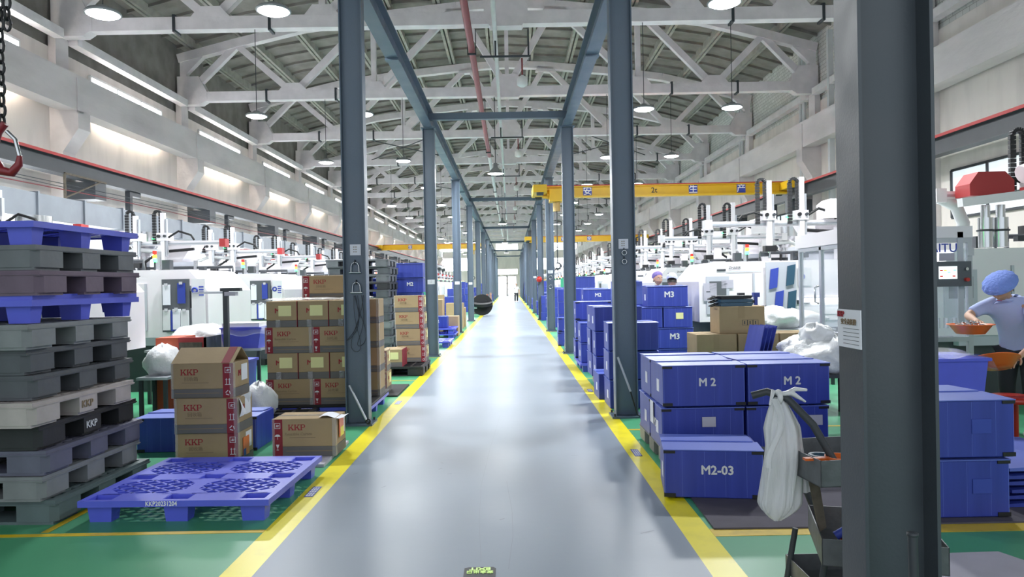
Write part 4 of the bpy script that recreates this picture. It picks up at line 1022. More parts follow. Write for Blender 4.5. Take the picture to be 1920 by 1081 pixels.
for k in range(22):
    y = 7.1+3.6*k; c = mL if k == 0 else copy(mL)
    c.location = (-4.5, y, 0); c['label'] = 'white moulding machine with a red capped robot, %s in the left row' % (ORD[k] if k < 20 else ('last but one', 'last')[k-20]); c['group'] = 'moulding machines left'
    if k < 2: [q for q in c.children if q.name.startswith('take_out')][0].location.x -= (.7, .75)[k]
for k in range(22):
    y = 8.3+3.75*k; c = mR if k == 0 else copy(mR)
    c.location = (4.87 if k == 0 else 3.15, y, 0); c['label'] = 'white moulding machine with a white robot, %s in the right row' % (ORD[k] if k < 20 else ('last but one', 'last')[k-20]); c['group'] = 'moulding machines right'
# clipboard boards on the left machines
for k, (X, Y) in enumerate(((-5.15, 10.66), (-5.15, 14.26))):
    t = thing('clipboard_board', 'grey hanging board with blue and white clipboards on the %s visible left machine' % ORD[k], 'board', (X, Y, .9), 0, 'clipboard boards')
    MB().box(0, .4, -.03, 0, 0, .78, 'board').build('backboard', t)
    for j, (x, z, m) in enumerate(((.02, .4, 'paper'), (.24, .42, 'blueprint'), (.02, .03, 'offwhite'), (.14, .02, 'blueprint'), (.17, .04, 'paper'), (.29, .02, 'offwhite'))):
        MB().box(x, x+.11, -.05-.004*j, -.035, z, z+.3, m).box(x+.03, x+.08, -.06-.004*j, -.05-.004*j, z+.28, z+.32, 'chrome').build('clipboard', t)
    t = thing('warning_sign', 'white panel with a blue round emblem on the %s visible left machine' % ORD[k], 'sign', (X+.43, Y-.0, 1.35))
    MB().box(0, .2, -.012, 0, -.45, .33, 'offwhite').build('panel', t); MB().ring((.05, -.016, .16), .035, .014, 'signblue').build('emblem', t)
    pb = MB(); 
    for i in range(4): pb.box(.11, .18, -.015, -.012, .08+.04*i, .1+.04*i, 'signblue')
    pb.build('print', t)
# machine 2 on the right: lettering and notes
for k in range(1, 4):
    y = 8.3+3.75*k-.012
    t = thing('machine_lettering', 'dark maker lettering on the shell of the %s right machine' % ORD[k], 'lettering', (3.45, y, 1.7), 0, 'lettering on the right machines')
    text('logo', 'ZHAFIR', .06, 'darksteel', t, (.3, -.003, .02), '-y'); MB().box(.0, .15, -.003, 0, -.03, .0, 'darksteel').box(.15, .75, -.003, 0, -.05, -.04, 'machine_grey').build('underline', t)
text('machine_letters', 'ZERES', .16, 'darksteel', None, (4.35, 12.03, 1.02), '-y'); tag(D.objects['machine_letters'], 'large dark letters low on the second right machine behind the cartons', 'lettering')
for k, (x, z, w_, h) in enumerate(((3.22, 1.17, .22, .3), (3.52, 1.38, .2, .14))):
    t = thing('paper_notice', 'pale lilac notice taped to the second right machine, %s' % ('larger left', 'smaller right')[k], 'notice', (x, 12.03, z)); MB().box(0, w_, -.005, 0, 0, h, 'plate').build('sheet', t); MB().box(w_*.2, w_*.5, -.007, -.005, h*.5, h*.55, 'darksteel').build('print', t)
t = thing('clipboard_board', 'grey board with hanging blue folders on the second right machine', 'board', (4.25, 12.0, .95), 0)
MB().box(0, .5, -.03, 0, 0, .85, 'machine_grey').build('backboard', t)
for j, (x, z) in enumerate(((.04, .4), (.32, .45), (.12, .02), (.33, .02))): MB().prism([(x, z), (x+.13, z+.03), (x+.16, z+.36), (x+.03, z+.33)], -.06-.003*j, -.04, 'darkteal' if j % 2 else 'signblue').build('folder', t)
t = thing('warning_sign', 'white warning panel with a blue emblem right of the folders', 'sign', (4.8, 12.03, 1.4)); MB().box(0, .22, -.012, 0, 0, .3, 'offwhite').build('panel', t); MB().ring((.06, -.018, .15), .04, .016, 'signblue').build('emblem', t)
# tube light on the machine
o = thing('tube_light', 'bright tube light under the guard of the second right machine', 'lamp', (4.85, 12.03, 1.12)); MB().box(0, 1.1, -.03, 0, 0, .07, 'glow').build('tube', o); MB().box(0, 1.1, -.04, .0, .07, .09, 'machine').build('housing', o)
o = thing('tube_light', 'small bright tube light behind the crates of the third right machine', 'lamp', (3.6, 15.78, 1.0)); MB().box(0, .5, -.03, 0, 0, .05, 'glow').build('tube', o); MB().box(0, .5, -.04, .0, .05, .07, 'machine').build('housing', o)
# glazed enclosure on the nearest right machine
t = thing('machine_enclosure', 'aluminium framed glazed enclosure with a handle and touch screen on the nearest right machine', 'enclosure')
g = MB(); X0, X1, Y0, Y1, ZT = 3.82, 4.85, 7.55, 9.55, 2.02; p_ = .05
for x, y in ((X0, Y0), (X0, Y1-p_), (X1-p_, Y0)): g.box(x, x+p_, y, y+p_, 0, ZT, 'alu')
for yy_ in (8.15, 8.85): g.box(X0, X0+.04, yy_, yy_+.06, .85, 1.9, 'alu')
for z_ in (.82, 1.86, .55): g.box(X0, X0+p_, Y0+p_, Y1-p_, z_, z_+p_, 'alu'); g.box(X0+p_, X1-p_, Y0, Y0+p_, z_, z_+p_, 'alu')
g.box(X1-.16, X1-.1, Y0-.01, Y0, .9, ZT-.05, 'machine_grey'); g.build('frame', t)
MB().box(X0-.02, X0+.12, Y0, Y1+.05, 1.91, 2.08, 'machine').box(X0+.12, X1, Y0-.01, Y0+.12, 1.91, 2.03, 'machine').build('header', t)
MB().box(X0+.02, X0+.028, Y0+p_, Y1-p_, .87, 1.86, 'glass').build('side_pane', t); MB().box(X0+p_, X1-p_, Y0+.02, Y0+.028, .87, 1.86, 'glass').build('front_pane', t)
MB().tube([(X0-.005, 8.92, 1.2), (X0-.05, 8.92, 1.22), (X0-.05, 8.92, 1.4), (X0-.005, 8.92, 1.42)], .012, 'chrome').build('handle', t)
MB().box(X0-.01, X0+.02, Y1-.06, Y1+.02, .1, .85, 'machine').build('lower_panel', t)
g = MB().box(4.42, 4.78, Y0-.09, Y0-.01, 1.4, 1.66, 'board').build('control_panel', t)
MB().box(4.44, 4.63, Y0-.094, Y0-.09, 1.48, 1.61, 'screen').build('touch_screen', g)
sp = MB()
for i, (x, z_, m) in enumerate(((4.45, 1.56, 'redled'), (4.49, 1.56, 'amberled'), (4.53, 1.54, 'greenled'), (4.59, 1.56, 'greenled'), (4.45, 1.5, 'redled'), (4.58, 1.5, 'redled'))): sp.box(x, x+.03, Y0-.096, Y0-.094, z_, z_+.015, m)
sp.build('screen_icons', g)
MB().cyl((4.72, Y0-.12, 1.58), (4.72, Y0-.09, 1.58), .016, 'chrome').build('key_switch', g); MB().cyl((4.72, Y0-.13, 1.47), (4.72, Y0-.09, 1.47), .02, 'redplastic').build('stop_button', g)
text('lettering', 'HAITU', .13, 'signblue', t, (4.5, Y0-.004, 1.8), '-y', .001); MB().ring((4.29, Y0-.004, 1.8), .04, .012, 'signblue').build('emblem', t)
MB().box(4.5, 4.66, Y0-.004, Y0, 1.67, 1.75, 'plate').build('paper_label', t)
for z_ in (1.0, 1.72): MB().box(4.79, 4.85, Y0-.03, Y0-.002, z_, z_+.08, 'alu').build('hinge', t)
for i in range(4): MB().cyl((4.5+.09*i, Y0+.2, .95), (4.5+.09*i, Y0+.2, 1.06), .025, 'chrome').build('air_fitting', t)
t = thing('signal_light', 'green glowing signal light above the nearest right enclosure', 'lamp', (4.48, 7.9, 2.02)); MB().cyl((0, 0, 0), (0, 0, .1), .05, 'greenled').build('lens', t); MB().cyl((0, 0, .1), (0, 0, .13), .055, 'machine').build('cap', t)
t = thing('motor_unit', 'dark red motor housing with a white arm over the nearest right machine', 'motor', (5.25, 8.2, 2.42)); t.scale = (.68, .68, .68)
MB().prism([(0, 0), (.75, 0), (.75, .25), (.6, .4), (.15, .4), (0, .2)], 0, .4, 'redcover').build('housing', t); MB().beam((-.2, -.05, -.12), (1.1, -.05, .02), .15, .14, 'machine').build('arm', t); MB().box(.85, 1.2, -.14, .02, -.03, .12, 'redcover').build('end_cap', t)
MB().cyl((.95, .1, .35), (1.6, .1, .6), .16, 'machine').build('fan_housing', t)
t = thing('white_duct_hose', 'pale hose bending down behind the nearest right machine', 'hose', (5.4, 8.6, 1.84)); MB().tube([(0, 0, 0), (.02, 0, .3), (-.06, 0, .5), (-.25, 0, .6)], .07, 'whitepipe', 12).build('hose', t)
for x in (5.62, 5.8):
    t = thing('dryer_cylinder', 'shiny steel dryer cylinder over the nearest right machine, %s' % ('left' if x < 5.7 else 'right'), 'cylinder', (x, 8.5, 1.84)); MB().cyl((0, 0, 0), (0, 0, .35), .08, 'chrome', 16).cyl((0, 0, .35), (0, 0, .5), .05, 'chrome', 16).build('drum', t); MB().ring((0, 0, .2), .085, .012, 'darksteel', 'z').build('clamp', t)
# ------------------------------------------------------------------ middle ground left
t = thing('lamp_post', 'slim T shaped grey post with a small work lamp between the left machines', 'lamp', (-3.68, 9.3, 0)); MB().box(-.03, .03, -.03, .03, 0, 1.53, 'machine_dark').build('pole', t); MB().box(-.06, .2, -.04, .04, 1.49, 1.53, 'machine_dark').build('head', t); MB().box(-.42, -.03, -.01, .01, 1.46, 1.485, 'alu').build('side_arm', t); MB().box(-.0, .14, -.05, .05, 1.43, 1.48, 'plate').build('shade', t); MB().box(-.15, .15, -.15, .15, 0, .02, 'machine_dark').build('base', t)
def lump(name, lab, cat, c, s, m='bag', seed=0, nu=20, nv=12, amp=.25, group=None):
    rd = random.Random(seed); ph = [rd.uniform(0, 6.28) for _ in range(12)]
    def f(u, v):
        a, b_ = u*2*math.pi, v*math.pi
        r = 1+amp*(math.sin(3*a+ph[0]+2*b_)*.35+math.sin(5*a+ph[1])*math.sin(4*b_+ph[2])*.35+math.sin(9*a+ph[3]+6*b_)*.2+math.sin(13*a+7*b_+ph[4])*.12)
        z = -math.cos(b_)*r; 
        return (c[0]+s[0]*math.sin(b_)*math.cos(a)*r, c[1]+s[1]*math.sin(b_)*math.sin(a)*r, c[2]+s[2]*max(-.8, z)+s[2]*.8)
    o = MB().grid(f, nu, nv, m).build(name); return tag(o, lab, cat, group)
def table(name, lab, x0, x1, y0, y1, h, m='alu', cat='table'):
    t = thing(name, lab, cat, (x0, y0, 0)); a, b_ = x1-x0, y1-y0
    MB().box(0, a, 0, b_, h-.03, h, m).build('table_top', t)
    for x in (.02, a-.06):
        for y in (.02, b_-.06): MB().box(x, x+.04, y, y+.04, 0, h-.03, 'machine_dark').build('leg', t)
    return t
table('work_table', 'grey work table with a blue tub and bags beside the left machines', -4.9, -3.35, 9.6, 10.3, .72)
lump('plastic_bag', 'heap of white plastic bags behind the slim lamp post', 'bag', (-4.25, 9.95, .72), (.42, .28, .17), seed=2, nu=36, nv=18)
t = thing('plastic_tub', 'blue plastic tub draped with clear film on the left work table', 'tub', (-3.88, 9.65, .72)); MB().prism([(0.02, 0), (.48, 0), (.52, .26), (-.02, .26)], 0, .45, 'bluepallet').build('body', t); MB().box(-.03, .53, -.02, .47, .26, .28, 'bluepallet').build('rim', t)
MB().grid(lambda u, v: (-.06+.64*u, -.03+.52*v, .3+.02*math.sin(u*9+v*4)-(.12 if v < .08 else 0)), 14, 10, 'film').build('film_cover', t); MB().box(.0, .5, .0, .44, .285, .34, 'white').build('contents', t)
t = thing('steel_cabinet', 'orange red open cabinet between the left machines', 'cabinet', (-4.45, 9.0, 0)); MB().box(0, .28, 0, .5, 0, .92, 'cabinetred').box(.28, .62, 0, .03, 0, .92, 'redcover').box(.28, .62, .03, .5, 0, .03, 'machine_dark').box(.6, .62, 0, .5, 0, .92, 'machine_dark').build('body', t)
MB().box(.3, .58, -.02, -.0, .3, .86, 'rust').build('door_frame', t); lump('rag', 'grey rags hanging on the red cabinet', 'rag', (-4.05, 8.93, .52), (.1, .04, .12), 'offwhite', 4)
for i, (c, s, sd) in enumerate((((-4.32, 8.9, .48), (.2, .22, .2), 3), ((-2.42, 7.25, .3), (.17, .18, .2), 5))):
    if i == 0: table('bag_stand', 'small steel stand under a bag beside the tall pallet stack', -4.47, -4.1, 8.55, 8.95, .48)
    else: bp('black', 'black pallet under the white bag behind the left cartons', None, (-3.5, 7.32, 0), 0, False); c = (-2.68, 7.62, .152)
    lump('plastic_bag', ['white translucent bag bulging on a stand right of the tall pallet stack', 'white foam bag on the black pallet behind the open carton'][i], 'bag', c, s, seed=sd)
t = thing('small_bin', 'small blue bin on the floor in front of the left work table', 'bin', (-3.62, 8.78, 0)); MB().prism([(.03, 0), (.37, 0), (.4, .62), (0, .62)], 0, .3, 'bluepallet').build('body', t); MB().box(-.02, .42, -.02, .32, .62, .65, 'bluepallet').build('rim', t)
# ------------------------------------------------------------------ middle ground right
def plain(x, y, z, w_, d_, h, lab, rz=0, icon=True):
    t = thing('plain_carton', lab, 'carton', (x, y, z), R(rz)); MB().cbox(0, w_, 0, d_, 0, h, 'carton', .005).build('body', t)
    MB().box(w_*.42, w_*.56, -.002, 0, h*.55, h, 'carton2').box(0, w_, d_*.48, d_*.52, h, h+.002, 'carton2').build('packing_tape', t)
    if icon:
        g = MB()
        for i in range(3):
            x0 = w_*.5+.1*i*w_*1.2; s_ = w_*.11
            g.box(x0, x0+s_, -.003, 0, h*.3, h*.31, 'darksteel').box(x0, x0+s_, -.003, 0, h*.3+s_, h*.31+s_, 'darksteel').box(x0, x0+.004, -.003, 0, h*.3, h*.3+s_, 'darksteel').box(x0+s_, x0+s_+.004, -.003, 0, h*.3, h*.31+s_, 'darksteel').box(x0+s_*.4, x0+s_*.6, -.003, 0, h*.34, h*.3+s_*.85, 'darksteel')
        g.build('handling_icons', t)
    return t
for i, (x, w_) in enumerate(((2.3, .5), (2.82, .5), (3.34, .45))):
    plain(x, 8.95, .0, w_, .5, .42, 'plain brown carton on the floor behind the M 2 stack, %s' % ['left', 'middle', 'right'][i], icon=False)
    plain(x, 8.95, .421, w_, .5, .42, 'plain brown carton with handling symbols in the second layer behind the M 2 stack, %s' % ['left', 'middle', 'right'][i], icon=i == 0)
plain(2.6, 9.0, .842, .57, .42, .34, 'plain brown carton with handling symbols on top of the pile behind the M 2 stack', icon=True)
for i in range(3):
    t = thing('parts_tray', 'dark teal tray with handles stacked on the brown carton, %s' % ['bottom', 'middle', 'top'][i], 'tray', (2.62, 9.02, 1.184+.045*i), R(2*i), 'dark teal trays')
    MB().prism([(.02, 0), (.4, 0), (.42, .04), (0, .04)], 0, .32, 'darkteal' if i < 2 else 'black').build('body', t); MB().tube([(.0, .1, .03), (-.08, .1, .0), (-.08, .22, .0), (0, .22, .03)], .01, 'black').build('handle', t)
t = thing('hand_truck', 'blue and black hand truck posts standing behind the brown cartons', 'hand truck', (3.05, 9.6, 0))
MB().box(0, .04, 0, .04, .05, 1.32, 'darksteel').box(.2, .24, 0, .04, .05, 1.32, 'signblue').box(0.04, .2, .01, .03, 1.2, 1.24, 'darksteel').box(.1, .13, .0, .03, .05, 1.22, 'darksteel').build('frame', t)
for x in (0, .2): MB().box(x-.02, x+.06, -.03, .05, 1.28, 1.34, 'darksteel' if x == 0 else 'signblue').build('grip', t); MB().cyl((x+.0, .02, .09), (x+.04, .02, .09), .09, 'rubber').build('wheel', t)
for i in range(4):
    o = MB().box(0, .008, 0, .35, 0, .36, 'bluebox').build('folded_crate', None, (2.86+.045*i, 8.36, .62), 0); o.rotation_euler = (0, R(14), R(10-3*i)); tag(o, 'folded blue crate sheet leaning before the brown cartons, %s' % ORD[i], 'folded crate', 'leaning folded crates')
table('work_table', 'low grey table under folded crates and white bags behind the M 2 stack', 2.6, 3.75, 8.1, 8.8, .6)
lump('plastic_bag', 'heap of white bags right of the brown cartons', 'bag', (3.45, 8.4, .6), (.3, .25, .14), seed=12, nu=40, nv=20)
table('work_table', 'grey table carrying a big white bag before the second right machine', 3.35, 4.6, 10.2, 11.0, .8)
lump('plastic_bag', 'big white plastic bag on the table before the second right machine', 'bag', (3.8, 10.5, .8), (.36, .3, .17), seed=14, nu=40, nv=20)
lump('plastic_bag', 'flat white film bag lying behind the big white bag', 'bag', (4.2, 10.8, .8), (.45, .3, .14), seed=15, nu=40, nv=20)
table('work_table', 'dark table carrying a heap of crumpled bags left of the near column', 2.75, 3.7, 6.6, 7.3, .62, 'darksteel')
lump('plastic_bag', 'large heap of crumpled white and lilac bags left of the near column', 'bag', (3.1, 6.9, .62), (.42, .34, .17), seed=21, nu=60, nv=30, amp=.3)
lump('plastic_bag', 'smaller crumpled bag on top of the heap left of the near column', 'bag', (2.98, 7.05, .86), (.16, .16, .11), seed=22, nu=40, nv=20, amp=.4)
# blue tubs under film at the worker
table('work_table', 'steel table carrying the film covered blue tub beside the bent worker', 3.34, 4.05, 5.9, 6.6, .5)
t = thing('plastic_tub', 'blue plastic tub covered with clear film beside the bent worker', 'tub', (3.4, 5.95, .5)); MB().prism([(0.02, 0), (.5, 0), (.54, .3), (-.02, .3)], 0, .5, 'bluepallet').build('body', t); MB().box(-.04, .56, -.02, .52, .3, .325, 'bluepallet').build('rim', t)
MB().grid(lambda u, v: (-.07+.66*u, -.05+.6*v, .345+.02*math.sin(u*11+v*5)-.1*max(0, u-.92)/.08), 24, 12, 'film').build('film_cover', t)
t = thing('plastic_stool', 'red plastic stool in front of the bent worker at the right edge', 'stool', (4.36, 6.3, 0))
MB().lathe([(0, .45), (.15, .455), (.18, .44), (.185, .4), (.17, .4)], 'redplastic').build('seat', t)
for a in range(4):
    c_, s_ = math.cos(R(45+90*a)), math.sin(R(45+90*a)); MB().tube([(.15*c_, .15*s_, .41), (.2*c_, .2*s_, .0)], [.035, .025], 'redplastic', 8).build('leg', t)
# ------------------------------------------------------------------ tool trolley at the right
t = thing('tool_trolley', 'dark metal tray trolley with a bent tube handle beside the near column', 'trolley', (1.26, 3.05, 0), R(0))
MB().tube([(-.2, .14, .99), (-.14, .12, 1.01), (-.06, .08, .98), (0.02, .02, .88), (.09, -.04, .72), (.2, -.1, .44), (.28, -.14, .2)], .0165, 'machine_dark', 10).build('handle_tube', t)
MB().tube([(.02, .5, .9), (.06, .46, .74), (.16, .4, .44), (.24, .36, .2)], .0165, 'machine_dark', 10).build('handle_tube', t)
def tray(mb, x0, y0, L, W_, z0, z1, rz, m):
    T = Matrix.Translation((x0, y0, 0)) @ Matrix.Rotation(rz, 4, 'Z'); e = .004
    mb.box(0, L, 0, W_, z0, z0+e, m, T).box(0, L, 0, e, z0, z1, m, T).box(0, L, W_-e, W_, z0, z1, m, T).box(0, e, 0, W_, z0, z1, m, T).box(L-e, L, 0, W_, z0, z1, m, T)
    return T
g = MB(); T1 = tray(g, -.01, -.12, .42, .42, .65, .76, R(6), 'traygrey'); g.build('upper_tray', t)
g = MB(); T2 = tray(g, -.02, -.14, .46, .46, .34, .45, R(-16), 'traygrey'); g.build('middle_tray', t)
g = MB(); tray(g, .02, -.1, .46, .46, .12, .2, 0, 'traygrey'); g.build('lower_tray', t)
for x, y in ((.03, .0), (.03, .33), (.42, .0), (.42, .33)): MB().tube([(x+.02, y-.02, .34), (x-.03*(1 if x < .2 else -1), y-.02, .07)], .014, 'machine_dark', 8).build('leg', t)
for x, y in ((.0, -.02), (.0, .32), (.46, -.02), (.46, .32)): MB().cyl((x-.015, y, .035), (x+.015, y, .035), .035, 'rubber').build('caster', t)
o = thing('adhesive_tape', 'tan roll of tape in the upper trolley tray', 'tape', (1.33, 3.12, .655)); MB().lathe([(.032, 0), (.055, 0), (.055, .055), (.032, .055), (.032, 0)], 'tan').build('roll', o)
o = thing('adhesive_tape', 'green and blue roll of tape on top of the tan roll in the upper tray', 'tape', (1.33, 3.12, .7105)); MB().lathe([(.03, 0), (.05, 0), (.05, .03), (.03, .03), (.03, 0)], 'darkteal').build('roll', o)
o = thing('orange_scoop', 'orange plastic scoop in the upper trolley tray', 'scoop', (1.36, 3.0, .712)); MB().lathe([(.0, 0), (.04, 0), (.055, .05), (.06, .05), (.042, -.004), (0, -.004)], 'orange', n=20).build('bowl', o); MB().box(-.15, -.04, -.015, .015, .035, .045, 'orange').build('handle', o)
o = thing('adhesive_tape', 'lime and white roll of tape in the middle trolley tray', 'tape', (1.45, 2.98, .345)); MB().lathe([(.03, 0), (.06, 0), (.06, .06), (.03, .06), (.03, 0)], 'lime').build('roll', o); MB().lathe([(.032, .0605), (.058, .0605), (.058, .062), (.032, .062)], 'white').build('label_ring', o)
o = thing('tape_dispenser', 'blue and orange tape dispenser in the middle trolley tray', 'dispenser', (1.36, 3.05, .36)); MB().tube([(0, 0, .05), (.04, -.01, .08), (.1, -.03, .07), (.14, -.05, .03)], .02, 'signblue', 8).build('guard', o); MB().cyl((.06, -.06, .03), (.06, .01, .03), .04, 'orange').build('reel', o)
# plastic bag tied to the handle
rd = random.Random(2); ph = [rd.uniform(0, 6) for _ in range(8)]
def bagf(u, v):
    a = u*2*math.pi; z = 1-v
    w_ = .012+.05*min(1, v*4)**.7+.02*v*(1 if v < .85 else 1-(v-.85)/.15*.9)
    r = w_*(1+.18*math.sin(5*a+ph[0]+3*v)+.14*math.sin(9*a+ph[1]-2*v)+.08*math.sin(15*a+ph[2]))
    if v > .85: r *= 1-.8*((v-.85)/.15)**2
    return (r*math.cos(a)+.02*math.sin(v*4), r*.55*math.sin(a), -.54*v)
t = thing('plastic_bag', 'long white plastic bags tied to the trolley handle', 'bag', (1.16, 3.14, .99))
MB().grid(bagf, 48, 36, 'bagthin').build('bag_body', t)
MB().grid(lambda u, v: (-.05+.03*u+.03*math.sin(v*5), -.04+.01*math.sin(u*6), .0-.3*v), 4, 12, 'bagthin').build('hanging_strip', t)
MB().grid(lambda u, v: (.05+.04*u+.05*v, .0+.01*math.sin(u*6+v*3), -.12-.3*v), 4, 12, 'bagthin').build('hanging_strip', t)
MB().ring((0, 0, .0), .022, .012, 'bag', 'x').tube([(0, 0, .01), (.05, -.01, .02), (.11, -.02, -.02)], [.01, .014, .004], 'bag').tube([(0, 0, .01), (-.03, -.02, .03), (-.05, -.03, -.03)], [.01, .01, .004], 'bag').tube([(.02, 0, .01), (.07, -.01, .035), (.12, -.01, .03)], [.01, .01, .006], 'bag').build('knot', t)
o = MB().prism([(0, 0), (.05, -.02), (.09, -.3), (.06, -.32)], 0, .01, 'rust').build('work_glove', None, (1.24, 3.07, .74)); tag(o, 'dirty grey cloth hanging beside the plastic bags on the trolley', 'cloth')
# ------------------------------------------------------------------ people
def skin_obj(name, verts, edges, radii, m, parent, root=0, sub=2):
    me = D.meshes.new(name); me.from_pydata(verts, edges, []); o = D.objects.new(name, me); COL.objects.link(o); o.parent = parent
    md = o.modifiers.new('skin', 'SKIN'); md.use_smooth_shade = True
    if not me.skin_vertices: me.attributes  # layer is made by the modifier
    sk = me.skin_vertices[0].data if me.skin_vertices else None
    if sk is None:
        import bmesh
        b = bmesh.new(); b.from_mesh(me); b.verts.layers.skin.verify(); b.to_mesh(me); b.free(); sk = me.skin_vertices[0].data
    for i, r in enumerate(radii): sk[i].radius = (r, r) if not isinstance(r, tuple) else r; sk[i].use_root = i == root
    s = o.modifiers.new('sub', 'SUBSURF'); s.levels = sub; s.render_levels = sub
    me.materials.append(M[m]); return o
class Sk:
    def __init__(s): s.v = []; s.e = []; s.r = []
    def p(s, co, r, par=None):
        s.v.append(tuple(co)); s.r.append(r); i = len(s.v)-1
        if par is not None: s.e.append((par, i))
        return i
    def chain(s, pts, par=None):
        for co, r in pts: par = s.p(co, r, par)
        return par
def hand(s, wrist, par, d, side, curl=.5, up=(0, 0, 1)):
    d = Vector(d).normalized(); sd = d.cross(Vector(up)).normalized()*side; n_ = sd.cross(d)
    if n_.z > 0: n_ = -n_
    W = Vector(wrist); pc = s.p(W+d*.045, .022, par)
    for k, (o_, L) in enumerate(((-.03, .07), (-.01, .08), (.01, .075), (.03, .06))):
        b0 = s.p(W+d*.08+sd*o_, .0105, pc); b1 = s.p(W+d*(.08+L*.45)+sd*o_*1.1+n_*L*.15*curl, .009, b0); s.p(W+d*(.08+L*.8)+sd*o_*1.1+n_*L*.6*curl, .008, b1)
    t0_ = s.p(W+d*.03-sd*.035, .012, pc); t1_ = s.p(W+d*.06-sd*.06+n_*.01, .01, t0_); s.p(W+d*.09-sd*.065+n_*.025, .009, t1_)
def head_mesh(parent, c, face, tilt, capm, r=.1, puff=1.0, hair=True):
    net = puff < 1.1
    # local head frame: face looks to -y; placed by empty-less matrix
    T = Matrix.Translation(c) @ Matrix.Rotation(face, 4, 'Z') @ Matrix.Rotation(tilt, 4, 'X')
    def hf(u, v):
        a, b_ = u*2*math.pi, v*math.pi; x = .076*math.sin(b_)*math.cos(a); y = .095*math.sin(b_)*math.sin(a); z = -.118*math.cos(b_)
        if z < -.02: k = 1-.42*((-.02-z)/.1)**1.3; x *= k; y = y*k-(.012 if y < 0 else -.0)
        if y < -.05 and abs(x) < .016 and -.045 < z < .015: y -= .022*(1-abs(x)/.016)*(1-(z+.045)/.06*.7)   # nose
        if y < -.04 and .02 < abs(x) < .048 and 0 < z < .03: y += .007   # eye sockets
        if y < -.05 and abs(x) < .028 and -.075 < z < -.055: y -= .005  # lips
        return (x, y, z)
    g = MB(); g.grid(hf, 36, 36, 'skin')
    for sx_ in (-1, 1): g.ring((sx_*.078, .005, -.005), .016, .008, 'skin', 'x', 12, 6, (1, 1.6))
    vs = [tuple(T @ Vector(v)) for v in g.v]; g.v = vs; head = g.build('head', parent)
    e = MB()
    for sx_ in (-1, 1):
        e.lathe([(0, -.007), (.011, -.004), (.013, 0), (.011, .004), (0, .007)], 'white', (sx_*.032, -.083, .012), 12); e.lathe([(0, -.005), (.006, 0), (0, .005)], 'black', (sx_*.032, -.094, .012), 10)
        e.box(sx_*.032-.018, sx_*.032+.018, -.093, -.086, .034, .039, 'hair')
    e.box(-.022, .022, -.1, -.094, -.066, -.062, 'kkpred'); e.v = [tuple(T @ Vector(v)) for v in e.v]; e.build('facial_features', parent)
    cp = MB(); rd = random.Random(1)
    def cf(u, v):
        a = u*2*math.pi; b_ = v*R(92); w_ = 1+.035*math.sin(14*a)*math.sin(b_)
        if net:
            b_ = v*R(118); return (.094*math.sin(b_)*math.cos(a)*w_, .112*math.sin(b_)*math.sin(a)*w_+.022+.03*v, .098*math.cos(b_)+.05+(.05 if math.sin(a) < 0 else 0)*v*abs(math.sin(a)))
        return (.108*puff*math.sin(b_)*math.cos(a)*w_, .128*puff*math.sin(b_)*math.sin(a)*w_+.012, .082*math.cos(b_)+.052)
    cp.grid(cf, 56, 14, capm); 
    if not net: cp.ring((0, .012, .045), .104*puff, .008, capm, 'z', 40, 6, (1, 1.19))
    cp.v = [tuple(T @ Vector(v)) for v in cp.v]; cp.build('bouffant_cap', parent)
    h_ = MB(); h_.grid(lambda u, v: (.082*math.cos(u*math.pi), .02+.085*math.sin(u*math.pi), .03-.09*v), 16, 4, 'hair'); h_.v = [tuple(T @ Vector(v)) for v in h_.v]; h_.build('hair', parent)
